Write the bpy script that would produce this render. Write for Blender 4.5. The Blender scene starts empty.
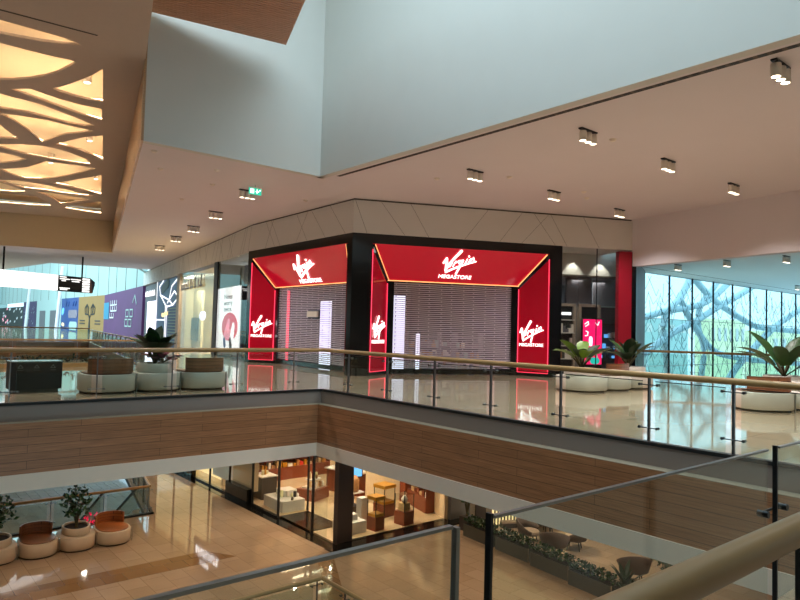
import bpy, math, random
E_SPOT=360; E_WORLD=1.5; E_SKY=700; E_SKY2=14000; E_WIN=900; E_LOW=130; E_SHOP=120; EXPO=.6

from mathutils import Vector, Matrix
random.seed(7)
C = bpy.context.scene.collection
R = math.radians

# ---------------------------------------------------------------- materials
def lin(c):
    if isinstance(c, str):
        c = [int(c[i:i+2], 16)/255 for i in (0, 2, 4)]
    return tuple((x/12.92 if x <= .04045 else ((x+.055)/1.055)**2.4) for x in c[:3]) + (1,)

def new_mat(name):
    m = bpy.data.materials.new(name); m.use_nodes = True
    nt = m.node_tree
    return m, nt, nt.nodes['Principled BSDF']

def mat(name, col, rough=.5, metal=0, var=.06, scale=6, spec=.5, bump=0, bscale=40):
    """plain surface with a little procedural mottling"""
    m, nt, b = new_mat(name); N = nt.nodes.new; L = nt.links.new
    tc = N('ShaderNodeTexCoord'); no = N('ShaderNodeTexNoise'); no.inputs['Scale'].default_value = scale
    no.inputs['Detail'].default_value = 3
    L(tc.outputs['Object'], no.inputs['Vector'])
    r = N('ShaderNodeMapRange'); r.inputs['To Min'].default_value = 1-var; r.inputs['To Max'].default_value = 1+var
    L(no.outputs['Fac'], r.inputs['Value'])
    h = N('ShaderNodeHueSaturation'); h.inputs['Color'].default_value = lin(col)
    L(r.outputs[0], h.inputs['Value']); L(h.outputs[0], b.inputs['Base Color'])
    b.inputs['Roughness'].default_value = rough; b.inputs['Metallic'].default_value = metal
    b.inputs['Specular IOR Level'].default_value = spec
    if bump:
        n2 = N('ShaderNodeTexNoise'); n2.inputs['Scale'].default_value = bscale
        L(tc.outputs['Object'], n2.inputs['Vector'])
        bp = N('ShaderNodeBump'); bp.inputs['Strength'].default_value = bump; bp.inputs['Distance'].default_value = .01
        L(n2.outputs['Fac'], bp.inputs['Height']); L(bp.outputs[0], b.inputs['Normal'])
    return m

def glow(name, col, s=1.0, rough=.4):
    m, nt, b = new_mat(name)
    b.inputs['Base Color'].default_value = lin(col)
    b.inputs['Emission Color'].default_value = lin(col); b.inputs['Emission Strength'].default_value = s
    b.inputs['Roughness'].default_value = rough
    return m

def glass(name, tint=(.9, .95, .93), refl=1.0):
    m, nt, b = new_mat(name); N = nt.nodes.new; L = nt.links.new
    nt.nodes.remove(b)
    t = N('ShaderNodeBsdfTransparent'); t.inputs[0].default_value = tint+(1,)
    g = N('ShaderNodeBsdfGlossy'); g.inputs['Roughness'].default_value = 0.01
    ge = N('ShaderNodeNewGeometry'); dt = N('ShaderNodeVectorMath'); dt.operation = 'DOT_PRODUCT'
    L(ge.outputs['Normal'], dt.inputs[0]); L(ge.outputs['Incoming'], dt.inputs[1])
    def mth(op, a, b=None):
        q = N('ShaderNodeMath'); q.operation = op
        for i, v in enumerate((a, b)):
            if v is None: continue
            if isinstance(v, (int, float)): q.inputs[i].default_value = v
            else: L(v, q.inputs[i])
        return q.outputs[0]
    sch = mth('POWER', mth('SUBTRACT', 1.0, mth('ABSOLUTE', dt.outputs['Value'])), 5.0)
    fr = mth('MULTIPLY', mth('ADD', mth('MULTIPLY', sch, .96), .04), refl)
    mx = N('ShaderNodeMixShader'); o = nt.nodes['Material Output']
    L(fr, mx.inputs[0]); L(t.outputs[0], mx.inputs[1]); L(g.outputs[0], mx.inputs[2])
    L(mx.outputs[0], o.inputs['Surface'])
    return m

def tiles(name, c1, c2, mortar, w, h, rough, msize=.006, var=.1, rot=0, stain=.12, coat=0.0, spec=.5):
    m, nt, b = new_mat(name); N = nt.nodes.new; L = nt.links.new
    tc = N('ShaderNodeTexCoord'); mp = N('ShaderNodeMapping'); mp.inputs['Rotation'].default_value = (0, 0, rot)
    br = N('ShaderNodeTexBrick'); br.inputs['Color1'].default_value = lin(c1); br.inputs['Color2'].default_value = lin(c2)
    br.inputs['Mortar'].default_value = lin(mortar); br.inputs['Scale'].default_value = 1
    br.inputs['Brick Width'].default_value = w; br.inputs['Row Height'].default_value = h; br.inputs['Mortar Size'].default_value = msize
    L(tc.outputs['Object'], mp.inputs[0]); L(mp.outputs[0], br.inputs['Vector'])
    no = N('ShaderNodeTexNoise'); no.inputs['Scale'].default_value = .7; no.inputs['Detail'].default_value = 6
    L(tc.outputs['Object'], no.inputs['Vector'])
    n2 = N('ShaderNodeTexNoise'); n2.inputs['Scale'].default_value = 40; n2.inputs['Detail'].default_value = 2
    L(tc.outputs['Object'], n2.inputs['Vector'])
    ad = N('ShaderNodeMath'); ad.operation = 'ADD'; L(no.outputs['Fac'], ad.inputs[0]); L(n2.outputs['Fac'], ad.inputs[1])
    r = N('ShaderNodeMapRange'); r.inputs['From Min'].default_value = .6; r.inputs['From Max'].default_value = 1.4
    r.inputs['To Min'].default_value = 1-stain; r.inputs['To Max'].default_value = 1+stain
    L(ad.outputs[0], r.inputs['Value'])
    hs = N('ShaderNodeHueSaturation'); L(br.outputs['Color'], hs.inputs['Color']); L(r.outputs[0], hs.inputs['Value'])
    L(hs.outputs[0], b.inputs['Base Color'])
    b.inputs['Roughness'].default_value = rough; b.inputs['Coat Weight'].default_value = coat; b.inputs['Coat Roughness'].default_value = .02
    b.inputs['Specular IOR Level'].default_value = spec
    return m

def planks(name, c1, c2, axis='X', w=1.6, h=.14, rough=.35, seam='3a2418'):
    """timber cladding: boards run along axis, stacked in z (or y)"""
    m, nt, b = new_mat(name); N = nt.nodes.new; L = nt.links.new
    tc = N('ShaderNodeTexCoord'); sp = N('ShaderNodeSeparateXYZ'); L(tc.outputs['Object'], sp.inputs[0])
    ad = N('ShaderNodeMath'); ad.operation = 'ADD'; L(sp.outputs[0], ad.inputs[0]); L(sp.outputs[1], ad.inputs[1])
    cb = N('ShaderNodeCombineXYZ'); L(ad.outputs[0], cb.inputs[0]); L(sp.outputs[2], cb.inputs[1])
    br = N('ShaderNodeTexBrick'); br.inputs['Color1'].default_value = lin(c1); br.inputs['Color2'].default_value = lin(c2)
    br.inputs['Mortar'].default_value = lin(seam); br.inputs['Scale'].default_value = 1; br.offset = .37
    br.inputs['Brick Width'].default_value = w; br.inputs['Row Height'].default_value = h; br.inputs['Mortar Size'].default_value = .004
    L(cb.outputs[0], br.inputs['Vector'])
    mp = N('ShaderNodeMapping'); mp.inputs['Scale'].default_value = (1.2, 28, 1); L(cb.outputs[0], mp.inputs[0])
    no = N('ShaderNodeTexNoise'); no.inputs['Scale'].default_value = 1.5; no.inputs['Detail'].default_value = 5; L(mp.outputs[0], no.inputs['Vector'])
    r = N('ShaderNodeMapRange'); r.inputs['From Min'].default_value = .3; r.inputs['From Max'].default_value = .7
    r.inputs['To Min'].default_value = .72; r.inputs['To Max'].default_value = 1.2; L(no.outputs['Fac'], r.inputs['Value'])
    hs = N('ShaderNodeHueSaturation'); L(br.outputs['Color'], hs.inputs['Color']); L(r.outputs[0], hs.inputs['Value'])
    L(hs.outputs[0], b.inputs['Base Color']); b.inputs['Roughness'].default_value = rough
    return m

M = {}
M['floor'] = tiles('polished_beige_marble', 'bca58c', 'b29a80', '927e68', 1.2, 1.2, .05, .004, stain=.10, spec=.42)
M['floor_low'] = tiles('warm_beige_granite', 'a8917a', '9d866e', '7c6650', .9, .6, .045, .006, rot=R(90), stain=.16, spec=.6)
M['floor_band'] = tiles('darker_floor_band', '8a6a48', '7d5e3e', '5c452e', .6, .6, .07, .006, stain=.2, spec=.6)
M['floor_shop'] = tiles('shop_cream_marble', 'e0c8a4', 'd6bb92', 'b99a70', .9, .9, .12, .004, stain=.2)
M['white_wall'] = mat('painted_white_plaster', 'cfcfca', .8, var=.02, scale=1.5)
M['ceil'] = mat('painted_ceiling', 'dcd5d8', .85, var=.02, scale=1)
M['ceil_warm'] = mat('coffer_plaster', 'b09a86', .8, var=.03, scale=1)
M['fascia'] = mat('cream_fascia_panel', 'd8d3cc', .6, var=.03, scale=2)
M['joint'] = mat('shadow_joint', '5a5048', .8)
M['grey_edge'] = mat('grey_slab_edge', '8e8078', .6, var=.03, scale=2)
M['ledge'] = mat('cream_ledge', 'a0907a', .55)
M['white_lip'] = mat('white_soffit_lip', 'f2ddc8', .6, var=.03)
M['wood'] = planks('walnut_cladding', 'b07a54', 'a26e4a', seam='5e3e2a', w=2.6, h=.155)
M['wood_slat'] = mat('walnut_slat', 'd09a78', .45, var=.12, scale=3)
M['dark_gap'] = mat('dark_backing', '2a1d17', .9)
M['wood_bench'] = planks('bench_timber', '8a5c3e', '7d5136', w=1.2, h=.09)
M['wood_orange'] = planks('bench_cedar', 'b06a3a', 'a86436', w=1.2, h=.09)
M['rail_wood'] = mat('handrail_oak', 'b08a58', .35, var=.12, scale=5)
M['rail_near'] = mat('near_handrail_wood', '8c6c42', .4, var=.15, scale=6)
M['beyond'] = mat('pale_ceiling_paint', 'eef4f4', .85, var=.01)
M['steel'] = mat('brushed_steel', '8a8c8c', .3, .9, var=.05)
M['dsteel'] = mat('dark_steel', '2c2e32', .35, .7, var=.05)
M['rsteel'] = mat('post_steel', '5e6266', .3, .8, var=.05)
M['chrome'] = mat('bright_steel', 'c8cacb', .15, 1, var=.02)
M['black'] = mat('black_gloss_panel', '0c0c0f', .12, var=.1)
M['black_stone'] = mat('black_granite_plinth', '141210', .1, var=.2, scale=20)
M['black_matte'] = mat('black_matte', '181818', .6)
M['glass'] = glass('railing_glass', (.86, .93, .90), 1.0)
M['glass_near'] = glass('near_railing_glass', (.91, .945, .93), .7)
M['glass_shop'] = glass('shopfront_glass', (.93, .95, .94), 1.0)
M['glass_win'] = glass('curtain_wall_glass', (.82, .93, .95), .6)
M['drum'] = mat('pale_grey_drum', 'cdc8bc', .45, var=.03)
M['drum_low'] = mat('cream_drum', 'd2c0a8', .45, var=.03)
M['soil'] = mat('soil', '1c1510', .95, bump=.6)
M['leaf'] = mat('green_leaf', '33562a', .4, var=.3, scale=5)
M['leaf_dark'] = mat('dark_green_leaf', '1f3a20', .45, var=.35, scale=8)
M['leaf_lime'] = mat('lime_leaf', '5c8226', .4, var=.2, scale=5)
M['leaf_red'] = mat('burgundy_leaf', '7a2a40', .45, var=.2)
M['stem'] = mat('stem', '4a4428', .7)
M['white'] = mat('white_lacquer', 'dedbd4', .4, var=.02)
M['grey_box'] = mat('grey_lamp_housing', 'e6dcd0', .5, var=.03)
M['lens'] = glow('lamp_lens', 'fff2d8', 4)
M['red_glass'] = mat('red_gloss_panel', 'b80e28', .12, var=.12, scale=2)
M['red_matte'] = mat('red_panel', 'a8142c', .35, var=.06, scale=2)
M['red_glow'] = glow('red_lit_panel', 'c00e2a', .26, .1)
M['red_side'] = glow('red_side_panel', 'a80c24', .17, .1)
M['pink_line'] = glow('pink_led_line', 'ff3a5a', 1.3)
M['gold_line'] = glow('gold_led_line', 'ffb070', 1.0)
M['sign_white'] = glow('white_lit_letters', 'ffffff', 1.1)
M['letters_strong'] = glow('strong_lit_letters', 'ffffff', 3)
M['slat'] = mat('shutter_slat', 'c6becc', .4, .15, var=.1)
M['lit_white'] = glow('lit_white_panel', 'e8e6ff', 1.3)
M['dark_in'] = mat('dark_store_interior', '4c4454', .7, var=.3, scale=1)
M['store_in'] = mat('store_fitting', '8a8090', .6, var=.4, scale=2)
M['cove_led'] = glow('warm_cove_led', 'ffdfb4', 13)
M['cove_back'] = mat('cove_backing', 'f0e4cc', .8, var=.02)
M['lattice'] = mat('lattice_plate', 'd0beb0', .7, var=.03)
M['beige_band'] = mat('beige_coffer_wall', 'd8c8b0', .7, var=.03)
M['oak_face'] = planks('oak_veneer', 'c09a70', 'b48c62', w=3, h=2.0, seam='a08060')
M['sky_steel'] = mat('pale_diagrid_steel', 'c6d8de', .6)
M['lace'] = mat('dark_lace_metal', '3e555c', .5)
M['grey_panel'] = mat('grey_cladding', '66646a', .5, var=.1)
M['beige_frame'] = mat('beige_metal_frame', 'a39384', .5)
M['cream'] = mat('cream_wall', 'd8cba0', .7, var=.03)
M['copper'] = mat('red_brown_joinery', '7e3a1e', .4, var=.15)
M['brown_dark'] = mat('dark_brown_column', '3a302c', .45, var=.08)
M['cream_low'] = mat('warm_cream_wall', 'ecd4ae', .6, var=.04)
M['charcoal'] = mat('charcoal_trough', '4c4a42', .6, var=.08)
M['chair'] = mat('brown_weave', '6a5850', .7, var=.2, scale=30)
M['cushion'] = mat('taupe_cushion', 'a8927e', .85, var=.05)
M['gold'] = mat('gold_tray', 'c9912e', .35, .5, var=.2, scale=10)
M['blue'] = mat('cobalt_panel', '14408c', .4, var=.1)
M['purple'] = mat('purple_print', '5c2a64', .6, var=.25, scale=.3)
M['violet'] = mat('dark_violet_print', '3c2c58', .6, var=.5, scale=1.2)
M['ochre'] = mat('ochre_print', 'a07c46', .6, var=.08, scale=.5)
M['cyan'] = mat('cyan_print', '2a8ab0', .5)
M['screen_white'] = glow('white_screen', 'ffffff', .85)
M['screen_blue'] = glow('blue_screen', '5aa0e0', .9)
M['pink_sign'] = glow('pink_screen', 'f01460', .9)
M['teal_print'] = glow('teal_print', '20c0b0', .6)
M['skin'] = glow('pink_shape', 'f49aae', .7)
M['crimson'] = glow('crimson_print', 'd01840', .7)
M['navy'] = glow('navy_print', '1a4a78', .6)
M['print_black'] = mat('black_print', '101012', .5)
M['print_white'] = mat('white_print', 'e8e8ec', .5)
M['lit_cream'] = glow('lit_cream_window', 'ffe2a0', .7)
M['exit'] = glow('exit_green', '1fae90', .9)
M['green_bld'] = mat('pale_green_building', 'f2f0c0', .8)
M['bluegrey'] = mat('pale_teal_tint', 'a9c2bf', .8, var=.03)  # on the white atrium walls, daylight's teal tint put into the colour
M['ground'] = mat('pale_paving', 'e6eced', .8, var=.1)
M['strip_warm'] = glow('warm_strip_light', 'fff0d0', 7)
M['red_small'] = mat('red_print', 'c83a2a', .5)
M['basket'] = mat('straw_goods', 'c8a878', .7, var=.3, scale=25)
M['jar_mix'] = mat('assorted_goods', 'a8784a', .5, var=.5, scale=30)
M['paper'] = mat('white_paper', 'eee8dc', .7)

def chain(o):
    m = Matrix.Identity(4)
    while o is not None: m = o.matrix_basis @ m; o = o.parent
    return m
# ---------------------------------------------------------------- mesh builder
def sqc(a, sq):
    c, s = math.cos(a), math.sin(a)
    return math.copysign(abs(c)**sq, c), math.copysign(abs(s)**sq, s)
class MB:
    def __init__(s): s.v = []; s.f = []; s.m = []; s.mats = []; s.sm = []
    def mi(s, m):
        m = M[m] if isinstance(m, str) else m
        if m not in s.mats: s.mats.append(m)
        return s.mats.index(m)
    def add(s, vs, fs, m, smooth=False):
        o = len(s.v); s.v += [tuple(v) for v in vs]; k = s.mi(m)
        for f in fs: s.f.append([o+i for i in f]); s.m.append(k); s.sm.append(smooth)
        return s
    def box(s, x0, y0, z0, x1, y1, z1, m):
        vs = [(x, y, z) for z in (z0, z1) for x, y in ((x0, y0), (x1, y0), (x1, y1), (x0, y1))]
        return s.add(vs, [(0, 3, 2, 1), (4, 5, 6, 7), (0, 1, 5, 4), (1, 2, 6, 5), (2, 3, 7, 6), (3, 0, 4, 7)], m)
    def obox(s, c, u, n, w, d, h, m):
        """box: base centre c, unit dirs u (width) n (depth) in plan"""
        vs = []
        for z in (0, h):
            for a, b in ((-1, -1), (1, -1), (1, 1), (-1, 1)):
                vs.append((c[0]+u[0]*a*w/2+n[0]*b*d/2, c[1]+u[1]*a*w/2+n[1]*b*d/2, c[2]+z))
        return s.add(vs, [(0, 3, 2, 1), (4, 5, 6, 7), (0, 1, 5, 4), (1, 2, 6, 5), (2, 3, 7, 6), (3, 0, 4, 7)], m)
    def prism(s, poly, z0, z1, m, smooth=False):
        n = len(poly); vs = [(p[0], p[1], z0) for p in poly]+[(p[0], p[1], z1) for p in poly]
        s.add(vs, [list(range(n))[::-1], list(range(n, 2*n))], m)
        o = len(s.v)-2*n; k = s.mi(m)
        for i in range(n):
            j = (i+1) % n; s.f.append([o+i, o+j, o+n+j, o+n+i]); s.m.append(k); s.sm.append(smooth)
        return s
    def hexa(s, a, b, c, d, t, m):
        """thick quad: corners a b c d, pushed by vector t"""
        t = Vector(t); vs = [Vector(p) for p in (a, b, c, d)]
        if (vs[1]-vs[0]).cross(vs[3]-vs[0]).dot(t) > 0: vs = vs[::-1]
        vs += [p+t for p in vs]
        return s.add(vs, [(0, 1, 2, 3), (7, 6, 5, 4), (0, 4, 5, 1), (1, 5, 6, 2), (2, 6, 7, 3), (3, 7, 4, 0)], m)
    def tube(s, pts, r, m, n=10, cap=True):
        pts = [Vector(p) for p in pts]; rs = r if isinstance(r, (list, tuple)) else [r]*len(pts)
        rings = []; up = Vector((0, 0, 1))
        for i, p in enumerate(pts):
            d = (pts[min(i+1, len(pts)-1)]-pts[max(i-1, 0)]).normalized()
            a = d.cross(up)
            if a.length < .01: a = d.cross(Vector((1, 0, 0)))
            a.normalize(); b = d.cross(a)
            rings.append([p+(a*math.cos(2*math.pi*k/n)+b*math.sin(2*math.pi*k/n))*rs[i] for k in range(n)])
        vs = [v for q in rings for v in q]; fs = []
        for i in range(len(pts)-1):
            for k in range(n): fs.append((i*n+k, i*n+(k+1) % n, (i+1)*n+(k+1) % n, (i+1)*n+k))
        s.add(vs, fs, m, True)
        if cap: s.add(rings[0], [list(range(n))], m); s.add(rings[-1], [list(range(n))[::-1]], m)
        return s
    def lathe(s, prof, c, m, n=32, sx=1, sy=1, sq=1):
        vs = []; fs = []; k = len(prof)
        for i in range(n):
            a = 2*math.pi*i/n
            ca, sa = sqc(a, sq)
            for r, z in prof: vs.append((c[0]+r*ca*sx, c[1]+r*sa*sy, c[2]+z))
        for i in range(n):
            for j in range(k-1): fs.append((i*k+j, ((i+1) % n)*k+j, ((i+1) % n)*k+j+1, i*k+j+1))
        s.add(vs, fs, m, True)
        return s
    def stroke(s, pts, w, O, U, V, t, m):
        """flat brush stroke with rounded ends in the plane O + x U + y V, raised by t along U x V"""
        O, U, V = Vector(O), Vector(U), Vector(V); Nn = U.cross(V).normalized()*t
        P = lambda x, y: O+U*x+V*y
        for i, (x, y) in enumerate(pts):
            ww = w[i] if isinstance(w, (list, tuple)) else w
            c = [P(x+ww/2*math.cos(a*math.pi/5), y+ww/2*math.sin(a*math.pi/5)) for a in range(10)]
            vs = c+[q+Nn for q in c]
            s.add(vs, [list(range(10))[::-1], list(range(10, 20))]+[(a, (a+1) % 10, 10+(a+1) % 10, 10+a) for a in range(10)], m)
            if i:
                x0, y0 = pts[i-1]; w0 = w[i-1] if isinstance(w, (list, tuple)) else w
                dx, dy = x-x0, y-y0; l = math.hypot(dx, dy) or 1; px, py = -dy/l, dx/l
                c = [P(x0+px*w0/2, y0+py*w0/2), P(x0-px*w0/2, y0-py*w0/2), P(x-px*ww/2, y-py*ww/2), P(x+px*ww/2, y+py*ww/2)]
                vs = c+[q+Nn*.98 for q in c]
                s.add(vs, [(3, 2, 1, 0), (4, 5, 6, 7), (0, 1, 5, 4), (1, 2, 6, 5), (2, 3, 7, 6), (3, 0, 4, 7)], m)
        return s
    def build(s, name, parent=None, origin=None):
        me = bpy.data.meshes.new(name)
        off = Vector(origin) if origin else Vector((0, 0, 0))
        inv = chain(parent).inverted() if parent is not None else Matrix.Translation(-off)
        me.from_pydata([tuple(inv @ Vector(v)) for v in s.v], [], s.f)
        for m in s.mats: me.materials.append(m)
        me.polygons.foreach_set('material_index', s.m); me.polygons.foreach_set('use_smooth', s.sm); me.update()
        o = bpy.data.objects.new(name, me); C.objects.link(o); o.location = off
        if parent is not None: o.parent = parent
        return o

def tag(o, label=None, cat=None, group=None, kind=None):
    if label: o['label'] = label
    if cat: o['category'] = cat
    if group: o['group'] = group
    if kind: o['kind'] = kind
    return o
def thing(name, label, cat, loc=(0, 0, 0), rz=0, group=None):
    o = bpy.data.objects.new(name, None); C.objects.link(o); o.location = loc; o.rotation_euler = (0, 0, rz)
    return tag(o, label, cat, group)
def struct(mb, name, label=None):
    return tag(mb.build(name), label, None, None, 'structure')
def copy_thing(src, loc, rz, label):
    def rec(o, par):
        c = o.copy(); C.objects.link(c)
        if par is not None: c.parent = par
        for ch in o.children: rec(ch, c)
        return c
    r = rec(src, None); r.location = loc; r.rotation_euler = (0, 0, rz); r['label'] = label
    return r
def text_mesh(name, body, size, O, U, V, m, parent, ext=.015, align='LEFT', bold=0.0, sx=1.0):
    cu = bpy.data.curves.new(name, 'FONT'); cu.body = body; cu.size = size; cu.extrude = ext; cu.align_x = align
    cu.offset = bold
    t = bpy.data.objects.new(name, cu); C.objects.link(t)
    dg = bpy.context.evaluated_depsgraph_get(); me = bpy.data.meshes.new_from_object(t.evaluated_get(dg))
    bpy.data.objects.remove(t)
    o = bpy.data.objects.new(name, me); C.objects.link(o)
    me.materials.clear(); me.materials.append(M[m])
    U, V = Vector(U).normalized()*sx, Vector(V).normalized(); W = U.cross(V).normalized()
    mt = Matrix(((U.x, V.x, W.x, O[0]), (U.y, V.y, W.y, O[1]), (U.z, V.z, W.z, O[2]), (0, 0, 0, 1)))
    me.transform(mt)
    if parent is not None: me.transform(chain(parent).inverted()); o.parent = parent
    return o
def foliage_mb(mb, c, rx, ry, rz, n, size, m, seed=1):
    rnd = random.Random(seed); ms = m if isinstance(m, (list, tuple)) else [m]
    for _ in range(n):
        while True:
            p = [rnd.uniform(-1, 1) for _ in range(3)]
            if sum(q*q for q in p) < 1: break
        p = Vector((c[0]+p[0]*rx, c[1]+p[1]*ry, c[2]+p[2]*rz))
        d = Vector((rnd.uniform(-1, 1), rnd.uniform(-1, 1), rnd.uniform(-.3, .9))).normalized()
        sd = d.cross(Vector((rnd.uniform(-1, 1), rnd.uniform(-1, 1), rnd.uniform(-1, 1)))).normalized()
        l = size*rnd.uniform(.7, 1.3); w = l*.3
        mid = p+d*l*.5; nrm = d.cross(sd)*l*.06
        mb.add([p, mid+sd*w+nrm, p+d*l, mid-sd*w+nrm, mid], [(0, 1, 4), (1, 2, 4), (2, 3, 4), (3, 0, 4)], rnd.choice(ms))
    return mb
def blade(mb, base, az, el, length, width, m, droop=.6, pet=.35, n=8):
    """a big leaf on a stalk that arches over"""
    p = Vector(base); h = Vector((math.cos(az), math.sin(az), 0)); side = Vector((-h.y, h.x, 0)); pts = []
    e = el
    for i in range(n+1):
        pts.append((p.copy(), e)); p = p+(h*math.cos(e)+Vector((0, 0, 1))*math.sin(e))*length/n; e -= droop/n
    k = max(1, int(pet*n)); mb.tube([q for q, _ in pts[:k+1]], width*.07, 'stem', 6)
    vs = []; fs = []
    for i in range(k, n+1):
        t = (i-k)/(n-k); w = width/2*math.sin(math.pi*min(1, t*.92+.08))**.75
        q, ee = pts[i]; up = Vector((0, 0, 1))*math.cos(ee)-h*math.sin(ee)
        vs += [q-side*w+up*w*.35, q, q+side*w+up*w*.35]
    for i in range(n-k): fs += [(i*3, i*3+1, i*3+4, i*3+3), (i*3+1, i*3+2, i*3+5, i*3+4)]
    mb.add(vs, fs, m, True)
# ================================================================= levels and plan
LOW = -5.6; H = 6.3; LL = -11.0
V2 = lambda x, y: Vector((x, y))
P0 = V2(13.4, 18.75); PR = V2(23.75, 13.87); PL = V2(13.76, 27.2); PF = V2(18.23, 50.37); PG = V2(20.44, 61.85)
dR = (PR-P0).normalized(); dL = (PL-P0).normalized(); dF = (PF-PL).normalized()
nR = V2(-dR.y, dR.x); nL = V2(dL.y, -dL.x); nF = V2(dF.y, -dF.x)      # into the shops
def at(P, d, n, t, k, z=0): q = P+d*t+n*k; return (q.x, q.y, z)

# ---------------------------------------------------------------- floors
b = MB()
b.prism([(-15, -10), (9.75, -10), (9.75, 1.72), (-15, 1.72)], -.35, 0, 'floor')
b.prism([(9.75, -10), (42.2, -10), (25.4, 15), (25.4, 26.3), (9.75, 26.3)], -.35, 0, 'floor')
b.prism([(-15, 14.85), (9.75, 14.85), (9.75, 26.3), (-15, 26.3)], -.35, 0, 'floor')
b.prism([(8.8, 26.3), (25.4, 26.3), (31, 56), (14.5, 56)], -.35, 0, 'floor')
b.prism([(-60, 56), (31, 56), (31, 200), (-60, 200)], -.35, 0, 'floor')
struct(b, 'floor', 'polished beige marble floor of the upper gallery')
b = MB()
b.prism([(9.24, -10), (45, -10), (45, 60), (16, 60), (8.95, 25.2), (9.24, 25.2)], LOW-.3, LOW, 'floor_low')
b.prism([(-15, 13.8), (9.24, 13.8), (9.24, 25.2), (-15, 25.2)], LOW-.3, LOW, 'floor_low')
for x0, y0, x1, y1 in ((9.3, 17.6, 12.6, 18.3), (9.3, 22.6, 12.4, 22.9)):
    pass
b.prism([(-15, 20.2), (9.0, 20.2), (9.6, 19.2), (-15, 19.2)], LOW, LOW+.003, 'floor_band')  # darker brown strips laid over the floor tiles
b.prism([(9.6, 13.8), (10.1, 13.8), (12.0, 17.3), (11.5, 17.5)], LOW, LOW+.003, 'floor_band')
struct(b, 'floor', 'warm beige granite floor of the lower gallery')
b = MB(); b.box(-20, -10, LL-.3, 40, 70, LL, 'floor_low'); struct(b, 'floor', 'stone floor two levels below')
b = MB(); b.box(-80, -80, -12.4, 260, 260, -12, 'ground'); struct(b, 'floor', 'pale paving outside the glass wall')

# slab edges: grey band, timber cladding on a ledge, pale lip
b = MB(); b.box(9.66, 1.72, -.35, 9.76, 14.86, -.02, 'grey_edge'); b.box(-15, 14.76, -.35, 9.76, 14.86, -.02, 'grey_edge')
b.box(9.64, 1.72, -.02, 9.78, 14.85, .035, 'black_matte'); b.box(-15, 14.74, -.02, 9.76, 14.87, .035, 'black_matte')
struct(b, 'trim_1', 'grey upper edge band of the gallery slab')
b = MB(); b.box(9.42, 1.72, -1.33, 9.75, 14.52, -.34, 'wood'); b.box(-15, 14.52, -1.33, 9.75, 14.85, -.34, 'wood')
b.box(9.42, 1.72, -.34, 9.75, 14.52, -.33, 'ledge'); b.box(-15, 14.52, -.34, 9.75, 14.85, -.33, 'ledge')
struct(b, 'trim_2', 'walnut timber cladding round the gallery edge')
b = MB(); b.box(9.40, 1.72, -1.66, 9.8, 14.50, -1.33, 'white_lip'); b.box(-15, 14.50, -1.66, 9.8, 14.85, -1.33, 'white_lip')
struct(b, 'trim_3', 'pale soffit lip below the timber cladding')
b = MB(); b.prism([(9.42, 1.72), (42, 1.72), (31, 56), (14, 56), (8.6, 26.3), (-15, 26.3), (-15, 14.6), (9.42, 14.6)], -1.62, -1.5, 'white_lip')
struct(b, 'ceiling', 'pale ceiling of the lower gallery')
# far side of the second opening
b = MB(); b.box(-60, 55.9, -.35, 14.6, 56.05, 0, 'grey_edge'); b.box(-60, 55.8, -1.4, 14.6, 56, -.35, 'wood'); b.box(-60, 55.8, -1.8, 14.6, 56, -1.4, 'white_lip')
b.hexa((8.75, 26.3, -1.7), (14.45, 56, -1.7), (14.45, 56, -.02), (8.75, 26.3, -.02), (.08, 0, 0), 'wood')
struct(b, 'trim_4', 'timber edge across the far opening')

# ---------------------------------------------------------------- upper ceiling, skylight upstands, coffer
b = MB()
b.prism([(10.8, -10), (18.8, -10), (24.2, 13.9), (27, 30), (27, 59), (20.1, 58), (12.03, 59.2), (10.47, 72.6), (-15, 77), (-15, 53.7), (13.1, 46.02), (5.40, 16.83), (10.8, 16.83)], H, H+.15, 'ceil')
# perforated shadow gap along the skylight and gaps above the fascia
y = -9.0
while y < 16.2: b.box(11.05, y, H-.006, 11.16, y+.14, H+.01, 'black_matte'); y += .22
b.box(11.04, -10, H-.003, 11.17, 16.4, H+.01, 'joint')
struct(b, 'ceiling', 'cream ceiling of the upper gallery')
b = MB(); b.box(10.72, -10, H-.001, 10.95, 17.05, 15, 'white_wall'); struct(b, 'wall_right', 'tall white skylight upstand on the right')
b = MB(); b.box(5.40, 16.82, H-.001, 10.95, 17.05, 15, 'white_wall'); struct(b, 'wall_back', 'tall white skylight upstand at the back')
b = MB(); b.box(-15, -10.2, LOW, 45, -10, H+8, 'white_wall'); struct(b, 'wall_front', 'white wall behind the viewer')
b = MB(); b.box(-15.2, -10, LL, -15, 77, 15, 'white_wall'); struct(b, 'wall_left', 'white wall on the far left')
b = MB(); b.prism([(-15, -10), (10.7, -10), (10.7, -3), (-15, -3)], H, H+.15, 'ceil'); b.box(-15, -3, H, 10.7, -2.8, 15, 'white_wall')
struct(b, 'ceiling', 'ceiling above the viewer')
b = MB(); b.prism([(-15, 13.2), (10.9, 13.2), (10.9, 17.2), (-15, 17.2)], 14.6, 14.7, 'white_wall'); b.prism([(-15, -3), (-.5, -3), (-.5, 13.2), (-15, 13.2)], 14.6, 14.7, 'white_wall'); struct(b, 'ceiling', 'roof around the skylight')  # out of view, added to keep the skylight off the back wall
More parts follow.
